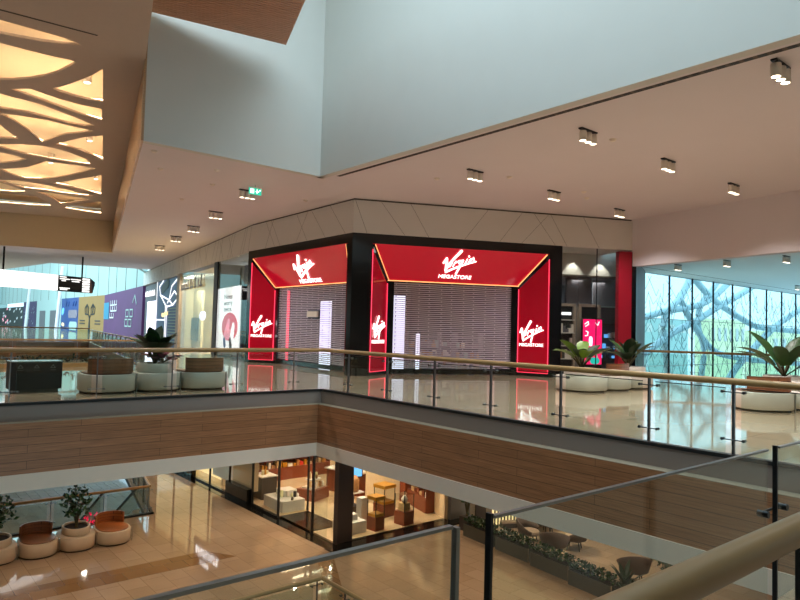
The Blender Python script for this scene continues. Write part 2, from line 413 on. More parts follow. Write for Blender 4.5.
# coffer side walls
b = MB(); b.hexa((5.345, 16.815, H-.002), (13.05, 46, H-.002), (13.05, 46, 9.18), (5.345, 16.815, 9.18), (.06, 0, 0), 'oak_face'); struct(b, 'trim_5', 'oak faced side of the coffer')
b = MB(); b.hexa((13.05, 46, H), (-15, 53.7, H), (-15, 53.7, 9.18), (13.05, 46, 9.18), (0, .15, 0), 'beige_band'); struct(b, 'trim_6', 'beige end wall of the coffer')
HOLES=[
[(1.78,16.86),(2.17,16.91),(2.58,16.91),(3.01,16.91),(3.36,16.92),(3.67,16.98),(3.91,17.07),(3.53,17.32),(3.12,17.52),(2.71,17.63),(2.30,17.73),(1.88,17.70)],
[(1.80,18.16),(2.39,18.34),(2.83,18.35),(3.29,18.34),(3.66,18.31),(3.91,18.27),(4.10,18.27),(4.02,18.77),(3.89,19.41),(3.70,19.95),(3.43,20.46),(3.10,20.92),(2.81,21.20),(2.16,21.27)],
[(4.75,18.33),(4.65,18.95),(4.52,19.56),(4.31,20.33),(4.08,20.92),(4.36,21.04),(4.75,21.13),(5.14,21.15),(5.51,21.08)],
[(3.18,21.84),(3.38,21.59),(3.61,21.38),(4.03,21.59),(4.52,21.76),(5.12,21.85),(5.68,21.79),(6.02,23.07),(5.38,22.88),(4.69,22.54),(4.05,22.22),(3.56,22.00)],
[(2.47,22.48),(3.01,22.55),(3.56,22.61),(4.14,22.72),(4.67,23.01),(5.34,23.41),(6.01,23.83),(5.78,24.15),(5.27,24.19),(4.61,24.04),(3.97,23.89),(3.23,24.07),(2.70,24.31)],
[(3.33,24.75),(3.69,24.55),(4.15,24.43),(4.67,24.37),(5.34,24.50),(5.78,24.50),(6.17,24.56),(5.91,25.04),(5.53,25.71),(5.33,26.46),(5.12,27.59),(4.84,26.99),(4.36,26.07),(3.80,25.23)],
[(2.75,24.72),(3.52,26.07),(3.73,26.59),(4.02,27.10),(4.36,27.68),(4.06,27.90),(3.82,28.09),(3.23,28.61)],
[(6.56,24.90),(6.09,25.74),(5.82,26.58),(5.57,27.48),(6.03,27.51),(6.47,27.70),(6.97,28.05),(7.63,28.76)],
[(3.57,29.53),(3.97,29.12),(4.57,28.50),(5.21,28.16),(5.95,28.21),(6.61,28.69),(7.02,29.05),(7.28,29.47),(7.48,30.03),(6.96,30.13),(6.38,30.17),(5.76,30.18),(5.09,30.10),(4.45,29.82),(4.04,29.59)],
[(3.45,30.33),(4.19,30.58),(4.48,30.58),(4.85,30.72),(5.22,30.99),(4.97,31.79),(4.50,32.71),(3.85,33.61)],
[(4.69,33.98),(5.13,33.35),(5.53,32.57),(5.74,31.67),(5.92,30.74),(6.50,30.71),(7.17,30.52),(7.82,30.54),(7.59,31.80),(7.30,33.02),(6.96,34.10),(6.53,34.89),(5.97,35.35),(5.45,34.97),(4.97,34.43)],
[(4.56,37.05),(5.10,36.77),(5.75,36.09),(6.78,36.21),(7.81,36.63),(8.74,36.96),(9.54,37.38),(9.08,37.78),(8.10,37.91),(7.29,37.78),(6.38,38.02),(5.67,37.40),(5.13,36.96)],
[(8.39,31.71),(9.74,36.75),(8.96,36.22),(7.92,35.68),(7.14,35.52),(7.61,34.33),(8.01,32.99)],
[(6.98,38.51),(7.46,38.34),(8.21,38.41),(8.99,38.53),(9.70,38.70),(9.31,39.87),(8.82,41.50),(8.25,40.17),(7.54,39.03)],
[(4.27,36.94),(5.20,37.45),(5.90,38.07),(6.69,39.03),(6.15,39.65),(5.56,39.89),(4.69,40.33)],
[(4.74,40.77),(5.66,40.55),(6.57,40.19),(7.34,40.06),(7.73,41.03),(8.26,41.93),(8.65,42.75),(7.82,43.35),(6.82,43.71),(6.16,43.95),(5.21,44.51)],
[(10.33,38.92),(9.71,40.32),(9.42,41.57),(9.29,42.81),(10.09,43.13),(10.82,43.22),(11.52,43.29)],
]
def lattice():
    cu = bpy.data.curves.new('lattice_panel', 'CURVE'); cu.dimensions = '2D'; cu.fill_mode = 'BOTH'; cu.extrude = .03
    outer = [(4.0, 12.2), (4.44, 13.6), (4.82, 14.91), (5.36, 16.80), (13.03, 45.97), (-14.9, 53.6), (-14.9, 1), (.8, 1)]
    for poly in [outer]+HOLES:
        sp = cu.splines.new('POLY'); sp.points.add(len(poly)-1); sp.use_cyclic_u = True
        for p, q in zip(sp.points, poly): p.co = (q[0], q[1], 0, 1)
    t = bpy.data.objects.new('tmp', cu); C.objects.link(t)
    me = bpy.data.meshes.new_from_object(t.evaluated_get(bpy.context.evaluated_depsgraph_get())); bpy.data.objects.remove(t)
    me.transform(Matrix.Translation((0, 0, 8.43))); me.materials.clear(); me.materials.append(M['lattice'])
    o = bpy.data.objects.new('lattice_ceiling', me); C.objects.link(o)
    tag(o, 'brown ceiling panel with curved leaf shaped cut-outs lit from above', 'ceiling panel')
    return o
lat = lattice()
led = MB()
for poly in HOLES:
    cx = sum(p[0] for p in poly)/len(poly); cy = sum(p[1] for p in poly)/len(poly); n = len(poly)
    area = sum(poly[i][0]*poly[(i+1) % n][1]-poly[(i+1) % n][0]*poly[i][1] for i in range(n)); sgn = 1 if area > 0 else -1
    out = []
    for i in range(n):
        a = Vector(poly[i-1]); c = Vector(poly[(i+1) % n]); d = (c-a).normalized(); nn = Vector((d.y, -d.x))*sgn
        p = Vector(poly[i])+nn*.10; out.append((p.x, p.y, 8.475))
    led.tube(out+[out[0]], .012, 'cove_led', 5, cap=False)
led.build('cove_strip', lat)
bk = MB(); bk.prism([(-14.9, 1), (.8, 1), (5.36, 16.80), (13.03, 45.97), (-14.9, 53.6)], 9.18, 9.23, 'cove_back')
struct(bk, 'ceiling', 'cream backing above the leaf shaped cut-outs')
b = MB(); b.hexa((5.37, 16.8, 8.5), (.8, 1, 8.5), (.8, 1, 9.18), (5.37, 16.8, 9.18), (-.05, 0, 0), 'ceil_warm'); b.hexa((1.9, 16.33, 8.392), (4.05, 16.18, 8.392), (4.05, 16.24, 8.392), (1.9, 16.39, 8.392), (0, 0, .006), 'joint')
struct(b, 'trim_7', 'plaster upstand of the coffer and a slot in it')
dlp = thing('coffer_downlight', 'x', 'ceiling light', group='downlights inside the leaf cut-outs')
MB().lathe([(0, 0), (.11, 0), (.13, .03), (.13, .5)], (0, 0, 0), 'grey_box', 20).build('housing', dlp)
MB().lathe([(.09, -.01), (0, -.01)], (0, 0, 0), 'lens', 20).build('lens', dlp)
for i, (x, y, l) in enumerate(((4.95, 20.7, 'round downlight in the nearest triangular leaf cut-out'), (6.75, 27.4, 'round downlight in the second triangular cut-out from the near end'), (6.45, 32.6, 'round downlight in the long curved cut-out'), (8.9, 34.6, 'round downlight in the third triangular cut-out'), (10.3, 41.8, 'round downlight in the farthest cut-out'))):
    o = dlp if i == 0 else copy_thing(dlp, (x, y, 8.76), 0, l)
    o.location = (x, y, 8.76); o['label'] = l

# timber slatted ceiling high under the skylight
ws = thing('slatted_ceiling', 'brown timber slatted ceiling panel high above the opening', 'ceiling panel', (5, 12, 9.6))
b = MB(); b.prism([(8.94, 16.02), (8.1, 13.7), (5.6, 6.9), (.9, 8.3), (3.8, 16.6)], 9.72, 9.76, 'dark_gap'); b.build('backing', ws)
b = MB(); u = Vector((-.983, .188)); v = Vector((-.345, -.939))
corner = Vector((8.94, 16.02))
for i in range(88):
    p = corner+v*(i*.11); L_ = 5.1
    q = p+u*L_; w = v*.07
    b.hexa((p.x, p.y, 9.6), (q.x, q.y, 9.6), (q.x+w.x, q.y+w.y, 9.6), (p.x+w.x, p.y+w.y, 9.6), (0, 0, .12), 'wood_slat')
b.build('slats', ws)

# beam between gallery and glass wall, ceiling behind it
b = MB(); b.hexa((23.8, 14.75, 4.43), (18.4, -8.6, 4.43), (18.4, -8.6, H+.05), (23.8, 14.75, H+.05), (.4, -.1, 0), 'ceil')
struct(b, 'trim_8', 'deep cream beam above the gallery towards the glass wall')
b = MB(); b.prism([(18.7, -10), (75, -10), (75, 18.9), (33, 18.9), (24.1, 15)], 5.2, 5.3, 'beyond')
b.hexa((30, 17.5, 5.195), (70, 17.5, 5.195), (70, 17.56, 5.195), (30, 17.56, 5.195), (0, 0, .006), 'joint')
struct(b, 'ceiling', 'pale ceiling beside the glass wall')
b = MB(); b.hexa((23.9, 14.3, -.3), (33.1, 18.8, -.3), (33.1, 18.8, 5.3), (23.9, 14.3, 5.3), (.02, -.06, 0), 'grey_panel')
b.hexa((24.6, 14.45, -.0), (25.2, 14.74, -.0), (25.2, 14.74, 4.4), (24.6, 14.45, 4.4), (.02, -.12, 0), 'dsteel')
struct(b, 'wall_side', 'dark clad wall running to the glass wall')

# ---------------------------------------------------------------- cream fascia over the shops
def fascia(name, label, P, d, n, L_, seed):
    b = MB(); a = P; c = P+d*L_
    b.hexa((a.x, a.y, 5.07), (c.x, c.y, 5.07), (c.x, c.y, H-.06), (a.x, a.y, H-.06), (n.x*.3, n.y*.3, 0), 'fascia')
    b.hexa((a.x+n.x*.05, a.y+n.y*.05, H-.06), (c.x+n.x*.05, c.y+n.y*.05, H-.06), (c.x+n.x*.05, c.y+n.y*.05, H), (a.x+n.x*.05, a.y+n.y*.05, H), (n.x*.2, n.y*.2, 0), 'joint')
    rnd = random.Random(seed); t = .5
    while t < L_-1.2:
        dt = rnd.choice((.9, -.9, 1.1, -.7)); t1 = min(max(t+dt, .05), L_-.05)
        q0 = P+d*t-n*.003; q1 = P+d*t1-n*.003; w = d*.012
        b.hexa((q0.x, q0.y, 5.08), (q0.x+w.x, q0.y+w.y, 5.08), (q1.x+w.x, q1.y+w.y, H-.07), (q1.x, q1.y, H-.07), (n.x*.004, n.y*.004, 0), 'joint')
        t += rnd.choice((.5, .9, 1.4))
    return struct(b, name, label)
fascia('trim_9', 'cream fascia with scored lines above the right red shopfront', P0, dR, nR, 11.45, 3)
fascia('trim_10', 'cream fascia with scored lines above the left red shopfront', P0, dL, nL, 8.46, 5)
fascia('trim_11', 'cream fascia above the far shopfronts', PL, dF, nF, 35.3, 8)
# ================================================================= the red shopfronts
def fbox(mb, P, d, n, t0, t1, k0, k1, z0, z1, m):
    a = P+d*t0+n*k0; c = P+d*t1+n*k0; w = n*(k1-k0)
    return mb.hexa((a.x, a.y, z0), (c.x, c.y, z0), (c.x, c.y, z1), (a.x, a.y, z1), (w.x, w.y, 0), m)

def script_logo(O, U, V, w, parent, name='lit_script_lettering', vs=1.0):
    """hand written word over a line of block capitals; w = width of the word"""
    U, V = Vector(U).normalized(), Vector(V).normalized(); k = w/385
    S = [([(112, 300), (138, 238), (150, 300), (156, 398)], [18, 26, 26, 16]), ([(160, 398), (185, 300), (222, 235), (282, 132)], [14, 20, 26, 32]),
         ([(196, 345), (214, 285)], 12), ([(232, 338), (252, 268), (262, 285), (288, 258)], 12),
         ([(330, 250), (300, 258), (290, 295), (312, 308), (335, 250), (318, 330), (302, 385), (290, 438)], [11, 11, 11, 11, 12, 15, 19, 20]),
         ([(362, 305), (378, 232)], 12), ([(386, 196), (388, 194)], 17), ([(400, 290), (415, 225), (420, 250), (445, 208), (462, 262)], 12),
         ([(165, 422), (225, 380), (300, 338), (400, 290), (484, 258)], [18, 21, 19, 17, 14])]
    b = MB(); O = Vector(O)
    for pts, ww in S:
        ww = [q*k for q in ww] if isinstance(ww, list) else ww*k
        b.stroke([((x-105)*k, (440-y)*k*vs) for x, y in pts], ww, O, U, V, .03, 'sign_white')
    o = b.build(name, parent)
    t = text_mesh('lit_block_capitals', 'MEGASTORE', w*.172*(vs**.5), tuple(O-V*(w*.165*vs)+U*(-.03*w)), U, V, 'sign_white', parent, .012, sx=1.05/(vs**.5))
    xs = [v.co for v in t.data.vertices]
    return o

def red_front(name, label, P, d, n, s0, t0, t1, s1, a, k, zo, zi, flip, left_side=True, right_side=True):
    """splayed red portal; left/right as seen from outside. flip: facade runs right to left"""
    root = thing(name, label, 'shopfront', at(P, d, n, (t0+t1)/2, 0))
    b = MB()
    fbox(b, P, d, n, s0, s1, .0, .25, zo, 5.07, 'black')
    fbox(b, P, d, n, s0, t0, .0, .25, 0, zo, 'black'); fbox(b, P, d, n, t1, s1, 0, .25, 0, zo, 'black')
    b.build('black_frame', root)
    X = lambda t, kk, z: Vector(at(P, d, n, t, kk, z))
    b = MB(); b.hexa(X(t0, 0, zo), X(t1, 0, zo), X(t1-a, k, zi), X(t0+a, k, zi), (n.x*.05, n.y*.05, .05), 'red_glow'); hp = b.build('header_panel', root)
    b = MB()
    def bar(p, q, r, m): b.tube([p, q], r, m, 6)
    bar(X(t0+a, k-.02, zi), X(t1-a, k-.02, zi), .02, 'gold_line')
    b.build('gold_led_strip', root)
    b = MB(); bar(X(t0+.04, 0, zo-.02), X(t0+a, k-.03, zi+.0), .035, 'black'); b.build('mitre_trim', root)
    b = MB(); bar(X(t1-.04, 0, zo-.02), X(t1-a, k-.03, zi+.0), .035, 'black')
    b.build('mitre_trim', root)
    b = MB(); bar(X(t0+.1, 0, zo-.03), X(t0+a+.05, k-.06, zi+.02), .015, 'gold_line'); b.build('mitre_led_strip', root)
    b = MB(); bar(X(t1-.1, 0, zo-.03), X(t1-a-.05, k-.06, zi+.02), .02, 'gold_line')
    b.build('mitre_led_strip', root)
    for tt, ti in ((t0, t0+a), (t1, t1-a)):
        dd = d*(-.05 if tt == t0 else .05)
        b = MB(); b.hexa(X(tt, 0, .14), X(ti, k, .14), X(ti, k, zi-.12), X(tt, 0, zo-.2), (dd.x, dd.y, 0), 'red_side')
        # faint brighter bars inside the panel
        sp = b.build('side_panel', root)
        if flip and tt == t0: continue
        b = MB(); s = d*(.012 if tt == t0 else -.012)
        b.tube([X(tt, .0, .14)+Vector((s.x, s.y, 0)), X(tt, 0, zo-.2)+Vector((s.x, s.y, 0))], .015, 'pink_line', 6)
        b.tube([X(ti, k-.03, .14)+Vector((s.x, s.y, 0)), X(ti, k-.03, zi-.12)+Vector((s.x, s.y, 0))], .015, 'pink_line', 6)
        b.tube([X(tt, .0, .14)+Vector((s.x, s.y, 0)), X(ti, k-.03, .14)+Vector((s.x, s.y, 0))], .012, 'pink_line', 6)
        b.build('side_led_strip', sp)
        b = MB()
    b = MB(); b.hexa(X(t0, 0, 0), X(t0+a, k, 0), X(t0+a, k, .14), X(t0, 0, .14), (n.x*.06, n.y*.06, 0), 'black'); b.build('plinth', root); b = MB(); b.hexa(X(t1, 0, 0), X(t1-a, k, 0), X(t1-a, k, .14), X(t1, 0, .14), (n.x*.06, n.y*.06, 0), 'black')
    b.build('plinth', root)
    # shutter
    b = MB()
    fbox(b, P, d, n, t0+a-.05, t0+a+.28, k, k+.2, 0, zi, 'black'); fbox(b, P, d, n, t1-a-.28, t1-a+.05, k, k+.2, 0, zi, 'black')
    fbox(b, P, d, n, t0+a-.05, t1-a+.05, k+.0, k+.2, zi-.0, zi+.4, 'black')
    b.build('shutter_guide', root)
    b = MB(); u0, u1 = t0+a+.28, t1-a-.28
    fbox(b, P, d, n, u0, u1, k+.06, k+.12, .02, .2, 'black')
    z = .24; r = 0
    while z < zi-.04:
        fbox(b, P, d, n, u0, u1, k+.07, k+.10, z, z+.042, 'slat')
        t = u0+(.09 if r % 2 else .5)
        while t < u1-.05:
            fbox(b, P, d, n, t, t+.03, k+.078, k+.092, z+.034, z+.075, 'slat'); t += .9
        z += .075; r += 1
    b.build('roller_shutter', root)
    return root, X

rf, X = red_front('store_front', 'wide red lit shopfront right of the black corner column, closed by a shutter', P0, dR, nR, .68, .73, 7.68, 8.22, .8, 1.0, 4.72, 3.5, False)
lf, XL = red_front('store_front', 'narrow-looking red lit shopfront left of the black corner column, closed by a shutter', P0, dL, nL, .26, .34, 8.32, 8.72, .85, .8, 4.72, 3.4, True)
rf['group'] = lf['group'] = 'red shopfronts'
v3 = lambda d: Vector((d.x, d.y, 0))
slope = (v3(-nR)*1.0+Vector((0, 0, 1.22))).normalized()
q = X(3.5, 1.0, 3.5)+slope*.44-v3(nR)*.03
script_logo(q, v3(dR), slope, 1.3, rf)
slL = (v3(-nL)*.8+Vector((0, 0, 1.32))).normalized()
q = XL(4.95, .8, 3.4)+slL*.32-v3(nL)*.03
script_logo(q, v3(-dL), slL, 1.75, lf, vs=.72)
up = Vector((0, 0, 1))
u = (X(7.68, 0, 0)-X(6.88, 1.0, 0)).normalized(); script_logo(X(6.88, 1.0, 1.32)+u*.1-Vector((u.y, -u.x, 0))*-.03, u, up, 1.0, rf)
u = (X(1.53, 1.0, 0)-X(.73, 0, 0)).normalized(); script_logo(X(.73, 0, 1.32)+u*.12+Vector((u.y, -u.x, 0))*.03, u, up, 1.0, rf)
u = (XL(7.47, .8, 0)-XL(8.32, 0, 0)).normalized(); script_logo(XL(8.32, 0, 1.32)+u*.1+Vector((u.y, -u.x, 0))*.03, u, up, .98, lf)

b = MB(); b.prism([at(P0, dL, nL, .26, 0)[:2], (P0.x, P0.y), at(P0, dR, nR, .68, 0)[:2], at(P0, dR, nR, .68, 1.25)[:2], at(P0, dL, nL, .9, 1.1)[:2], at(P0, dL, nL, .26, 1.1)[:2]], 0, 5.07, 'black')
tag(b.build('corner_column', None, at(P0, dR, nR, .1, .4)), 'glossy black corner column between the two red shopfronts', 'column')

# inside the closed store
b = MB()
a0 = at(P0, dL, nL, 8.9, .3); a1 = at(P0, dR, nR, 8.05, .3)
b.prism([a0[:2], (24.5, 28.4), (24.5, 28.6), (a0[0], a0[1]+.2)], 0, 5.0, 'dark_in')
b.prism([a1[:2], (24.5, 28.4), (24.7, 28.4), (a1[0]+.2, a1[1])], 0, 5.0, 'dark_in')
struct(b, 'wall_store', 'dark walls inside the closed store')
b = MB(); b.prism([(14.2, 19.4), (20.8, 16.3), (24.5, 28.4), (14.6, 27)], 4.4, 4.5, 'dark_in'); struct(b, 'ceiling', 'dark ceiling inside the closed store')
def lit_panel(name, label, P, d, n, t0, t1, k, z0, z1, m='lit_white', cat='light panel', grp=None):
    b = MB(); fbox(b, P, d, n, t0, t1, k, k+.08, z0, z1, m); fr = MB()
    fbox(fr, P, d, n, t0-.04, t1+.04, k+.08, k+.14, 0 if z0 < .6 else z0-.04, z1+.04, 'black')
    r = thing(name, label, cat, at(P, d, n, (t0+t1)/2, k), 0, grp); b.build('lit_face', r); fr.build('casing', r)
    return r
lit_panel('light_panel', 'tall white glowing panel just behind the left end of the wide shutter', P0, dR, nR, 1.92, 2.5, 1.9, .1, 3.0)
lit_panel('light_panel', 'slim white glowing post behind the wide shutter', P0, dR, nR, 3.02, 3.16, 2.0, .1, 1.55)
lit_panel('light_panel', 'tall white glowing panel behind the left shutter', P0, dL, nL, 4.35, 5.15, 1.8, .1, 2.8)
lit_panel('light_panel', 'vertical red light line behind the left shutter', P0, dL, nL, 7.55, 7.68, 1.5, .1, 3.3, 'pink_line')
lit_panel('notice_board', 'small pale notice on the left shutter', P0, dL, nL, 3.6, 4.4, .72, 2.08, 2.32, 'paper', 'notice')
def gondola(label, t, k, w, seed):
    c = at(P0, dR, nR, t, k); r = thing('display_shelf', label, 'shelf', c, math.atan2(dR.y, dR.x), 'shelving inside the closed store')
    rnd = random.Random(seed); ang = math.atan2(dR.y, dR.x); ca, sa = math.cos(ang), math.sin(ang)
    W = lambda x, y: (c[0]+x*ca-y*sa, c[1]+x*sa+y*ca)
    for z in (.05, .5, .95, 1.4): b = MB(); b.obox((c[0], c[1], z), (ca, sa), (-sa, ca), w, .5, .04, 'store_in'); b.build('shelf_board', r)
    for s in (-1, 1):
        p = W(s*w/2, 0); MB().obox((p[0], p[1], 0), (ca, sa), (-sa, ca), .04, .5, 1.6, 'store_in').build('side_panel', r)
    g = MB()
    for z in (.09, .54, .99):
        x = -w/2+.1
        while x < w/2-.15:
            ww = rnd.uniform(.06, .16); p = W(x+ww/2, rnd.uniform(-.12, .05))
            g.obox((p[0], p[1], z), (ca, sa), (-sa, ca), ww, .15, rnd.uniform(.1, .3), rnd.choice(['paper', 'jar_mix', 'bluegrey', 'basket', 'store_in'])); x += ww+.03
    tag(g.build('goods', r), None, None, None, 'stuff')
for i, (t, k, w, l) in enumerate(((3.6, 3.0, 1.4, 'low goods shelf behind the wide shutter, nearest the glowing posts'), (5.6, 3.2, 1.2, 'low goods shelf behind the right end of the wide shutter'), (4.6, 5.2, 2.4, 'long goods shelf deeper inside the closed store'))): gondola(l, t, k, w, i)

# red column at the end of the facade
b = MB(); fbox(b, P0, dR, nR, 10.70, 11.27, -.02, .22, 0, 5.0, 'red_matte'); fbox(b, P0, dR, nR, 11.27, 11.47, -.02, .22, 0, 5.0, 'black')
tag(b.build('red_column', None, at(P0, dR, nR, 11, .3)), 'matt red square column at the right end of the shops', 'column')
b = MB(); fbox(b, P0, dR, nR, 9.735, 9.755, .02, .06, 0, 5.05, 'dsteel'); fr = b
gf = thing('glass_shopfront', 'tall frameless glass shopfront between the black frame and the red column', 'shopfront', at(P0, dR, nR, 9.4, .03))
fr.build('joint', gf)
b = MB(); fbox(b, P0, dR, nR, 8.23, 9.73, .02, .04, 0, 5.05, 'glass_shop'); b.build('glass_pane', gf)
b = MB(); fbox(b, P0, dR, nR, 9.76, 10.69, .02, .04, 0, 5.05, 'glass_shop'); b.build('glass_pane', gf)
# the grey fitted shop behind
b = MB(); fbox(b, P0, dR, nR, 8.9, 12.5, 2.2, 2.3, 4.2, 5.3, 'white_wall'); fbox(b, P0, dR, nR, 8.9, 12.5, 2.15, 2.2, 4.14, 4.2, 'joint')
fbox(b, P0, dR, nR, 8.3, 8.4, .4, 7, 0, 5.2, 'dark_in'); fbox(b, P0, dR, nR, 8.3, 15.5, 6.9, 7, 0, 5.2, 'grey_panel'); fbox(b, P0, dR, nR, 8.3, 11.3, .3, 2.3, 5.1, 5.2, 'white_wall')
fbox(b, P0, dR, nR, 8.3, 12.4, 2.3, 7, 4.1, 4.2, 'grey_panel')
struct(b, 'wall_shop', 'walls and white header of the grey shop')
cab = thing('tall_cabinet', 'dark grey tall cladding with two pale door frames inside the glass shop', 'cabinet', at(P0, dR, nR, 10.4, 2.6))
b = MB(); fbox(b, P0, dR, nR, 9.78, 10.32, 2.45, 2.6, 3.0, 4.1, 'grey_panel'); fbox(b, P0, dR, nR, 10.34, 10.98, 2.45, 2.6, 3.0, 4.1, 'grey_panel'); b.build('cladding', cab)
for t0, t1 in ((9.3, 10.22), (10.36, 11.4)):
    b = MB(); fbox(b, P0, dR, nR, t0, t0+.12, 2.4, 2.6, 0, 2.98, 'beige_frame'); fbox(b, P0, dR, nR, t1-.12, t1, 2.4, 2.6, 0, 2.98, 'beige_frame'); fbox(b, P0, dR, nR, t0, t1, 2.4, 2.6, 2.86, 2.98, 'beige_frame')
    fbox(b, P0, dR, nR, t0+.12, t1-.12, 2.5, 2.55, 0, 2.86, 'black_matte'); b.build('door_frame', cab)
for z in (.6, 1.15, 1.7, 2.25): b = MB(); fbox(b, P0, dR, nR, 9.42, 10.1, 2.3, 2.5, z, z+.04, 'white'); b.build('shelf_board', cab)
b = MB(); rnd = random.Random(3)
for z in (.64, 1.19, 1.74):
    t = 9.45
    while t < 10.0: w = rnd.uniform(.05, .13); fbox(b, P0, dR, nR, t, t+w, 2.32, 2.45, z, z+rnd.uniform(.12, .4), rnd.choice(['charcoal', 'grey_panel', 'jar_mix', 'paper'])); t += w+.02
tag(b.build('goods', cab), None, None, None, 'stuff')
b = MB(); fbox(b, P0, dR, nR, 9.42, 9.95, 2.34, 2.38, 2.48, 2.6, 'screen_white'); b.build('lit_sign', cab)
sc = thing('pink_display', 'tall bright pink display screen with white marks and a teal bag, inside the glass shop', 'screen', at(P0, dR, nR, 10.85, 2.0))
b = MB(); fbox(b, P0, dR, nR, 10.36, 11.22, 2.0, 2.06, .42, 2.32, 'pink_sign'); b.build('screen', sc)
b = MB(); fbox(b, P0, dR, nR, 10.32, 11.26, 2.06, 2.16, 0, 2.36, 'black_matte'); b.build('casing', sc)
sO = Vector(at(P0, dR, nR, 10.36, 1.995, .42))
b = MB()
for pts in ([(.05, 1.7), (.2, 1.8), (.22, 1.68), (.08, 1.6)], [(.1, 1.4), (.2, 1.36), (.18, 1.22), (.08, 1.2)], [(.55, 1.75), (.66, 1.66), (.72, 1.8)]): b = MB(); b.stroke(pts, .045, sO, v3(dR), up, .012, 'screen_white'); b.build('white_mark', sc)
b = MB(); b.stroke([(.33, .85), (.33, 1.1)], .16, sO, v3(dR), up, .012, 'lit_white'); b.build('phone_shape', sc)
b = MB(); b.stroke([(.45, .15), (.62, .15)], .28, sO, v3(dR), up, .015, 'teal_print'); b.stroke([(.4, .3), (.45, .42), (.6, .42), (.66, .3)], .04, sO, v3(dR), up, .012, 'teal_print'); b.build('bag_shape', sc)
sh = thing('display_shelf', 'dark shelving with small goods beside the matt red column', 'shelf', at(P0, dR, nR, 12.2, 3))
b = MB(); fbox(b, P0, dR, nR, 11.5, 13.4, 3.2, 3.25, 0, 4.1, 'grey_panel')
for z in (.6, 1.0, 1.5, 2.1, 2.9): fbox(b, P0, dR, nR, 11.5, 13.4, 2.9, 3.2, z, z+.05, 'bluegrey' if z > 2.5 else 'charcoal')
b.build('carcass', sh); b = MB(); rnd = random.Random(9)
for z in (.65, 1.05, 1.55):
    t = 11.6
    while t < 13.3: w = rnd.uniform(.05, .1); fbox(b, P0, dR, nR, t, t+w, 2.95, 3.1, z, z+rnd.uniform(.08, .26), rnd.choice(['paper', 'screen_blue', 'charcoal'])); t += w+rnd.uniform(.05, .3)
tag(b.build('goods', sh), None, None, None, 'stuff')

# ================================================================= shops on the far left facade
b = MB(); fbox(b, PL, dF, nF, -.02, .15, .0, .2, 0, 5.07, 'black'); fbox(b, PL, dF, nF, 6.25, 7.0, -.03, .05, 0, 5.07, 'black_matte'); fbox(b, PL, dF, nF, .15, 6.25, .05, .06, 0, .08, 'black')
g1 = thing('glass_shopfront', 'glass shopfront with a black edged frame holding the white poster', 'shopfront', at(PL, dF, nF, 3, 0)); b.build('frame', g1)
b = MB(); fbox(b, PL, dF, nF, .15, 6.25, .05, .07, .08, 5.05, 'glass_shop'); b.build('glass_pane', g1)
ps = thing('poster_lightbox', 'tall white lit poster with a pink and crimson figure behind the glass', 'poster', at(PL, dF, nF, 4.3, .2))
b = MB(); fbox(b, PL, dF, nF, 2.1, 6.6, .13, .2, .42, 3.6, 'screen_white'); b.build('lit_face', ps)
b = MB(); fbox(b, PL, dF, nF, 2.05, 6.65, .2, .3, 0, 3.64, 'charcoal'); b.build('casing', ps)
pu = v3(-dF); pO = Vector(at(PL, dF, nF, 6.6, .125, .45))
for i, w in enumerate(('Never', 'worry', 'twice.')):
    text_mesh('poster_text', w, .36, tuple(pO+pu*1.45+up*(2.55-i*.32)), pu, up, 'print_black', ps, .004, sx=1.9)
def disc(O, x, y, rx, ry, m, par, nm, t=.01):
    b = MB(); vs = [O+pu*(x+rx*math.cos(a*math.pi/12))+up*(y+ry*math.sin(a*math.pi/12)) for a in range(24)]
    w = pu.cross(up).normalized()*t; b.add(vs+[v+w for v in vs], [list(range(24))[::-1], list(range(24, 48))]+[(i, (i+1) % 24, 24+(i+1) % 24, 24+i) for i in range(24)], m); b.build(nm, par)
disc(pO, 2.75, 1.12, 1.55, .72, 'crimson', ps, 'crimson_disc', .008)
b = MB(); b.stroke([(2.3, .75), (2.6, 1.35), (1.9, .65), (3.0, .75)], [.6, .4, .5, .5], pO, pu, up, .014, 'skin'); b.build('figure_print', ps)
b = MB(); b.stroke([(3.3, .6), (3.5, 1.1)], [.7, .5], pO, pu, up, .018, 'screen_white'); b.build('white_print', ps)
b = MB(); b.stroke([(3.1, .2), (3.0, .4)], [.5, .4], pO, pu, up, .022, 'print_black'); b.stroke([(1.9, .2), (1.8, .4)], .4, pO, pu, up, .02, 'navy'); b.build('dark_print', ps)

g2 = thing('glass_shopfront', 'glass shopfront with bronze letters and a cream lit room, left of the white poster', 'shopfront', at(PL, dF, nF, 12, 0))
b = MB(); fbox(b, PL, dF, nF, 16.9, 17.9, -.05, .4, 0, 5.07, 'beige_frame'); b.build('frame', g2)
b = MB(); fbox(b, PL, dF, nF, 7.0, 16.9, .05, .07, 0, 5.05, 'glass_shop'); b.build('glass_pane', g2)
lO = Vector(at(PL, dF, nF, 16.2, -.02, 3.95)); b = MB()
for x0, hh in ((0, .3), (.45, .3), (.9, .3), (1.5, .3), (2.1, .55), (2.9, .6), (3.4, .3), (4.3, .5), (5.2, .35), (5.9, .6)):
    b.stroke([(x0, 0), (x0+.1, hh)], .18, lO, pu, up, .04, 'brown_dark'); b.stroke([(x0, 0), (x0+.35, .03)], .12, lO, pu, up, .04, 'brown_dark')
b.build('bronze_lettering', g2)
b = MB(); fbox(b, PL, dF, nF, 6.9, 32, 5.0, 5.1, 0, 5, 'cream'); fbox(b, PL, dF, nF, 6.9, 17.5, .1, 5, 4.85, 4.95, 'white_wall'); fbox(b, PL, dF, nF, 17.3, 17.4, .4, 5, 0, 5, 'cream')
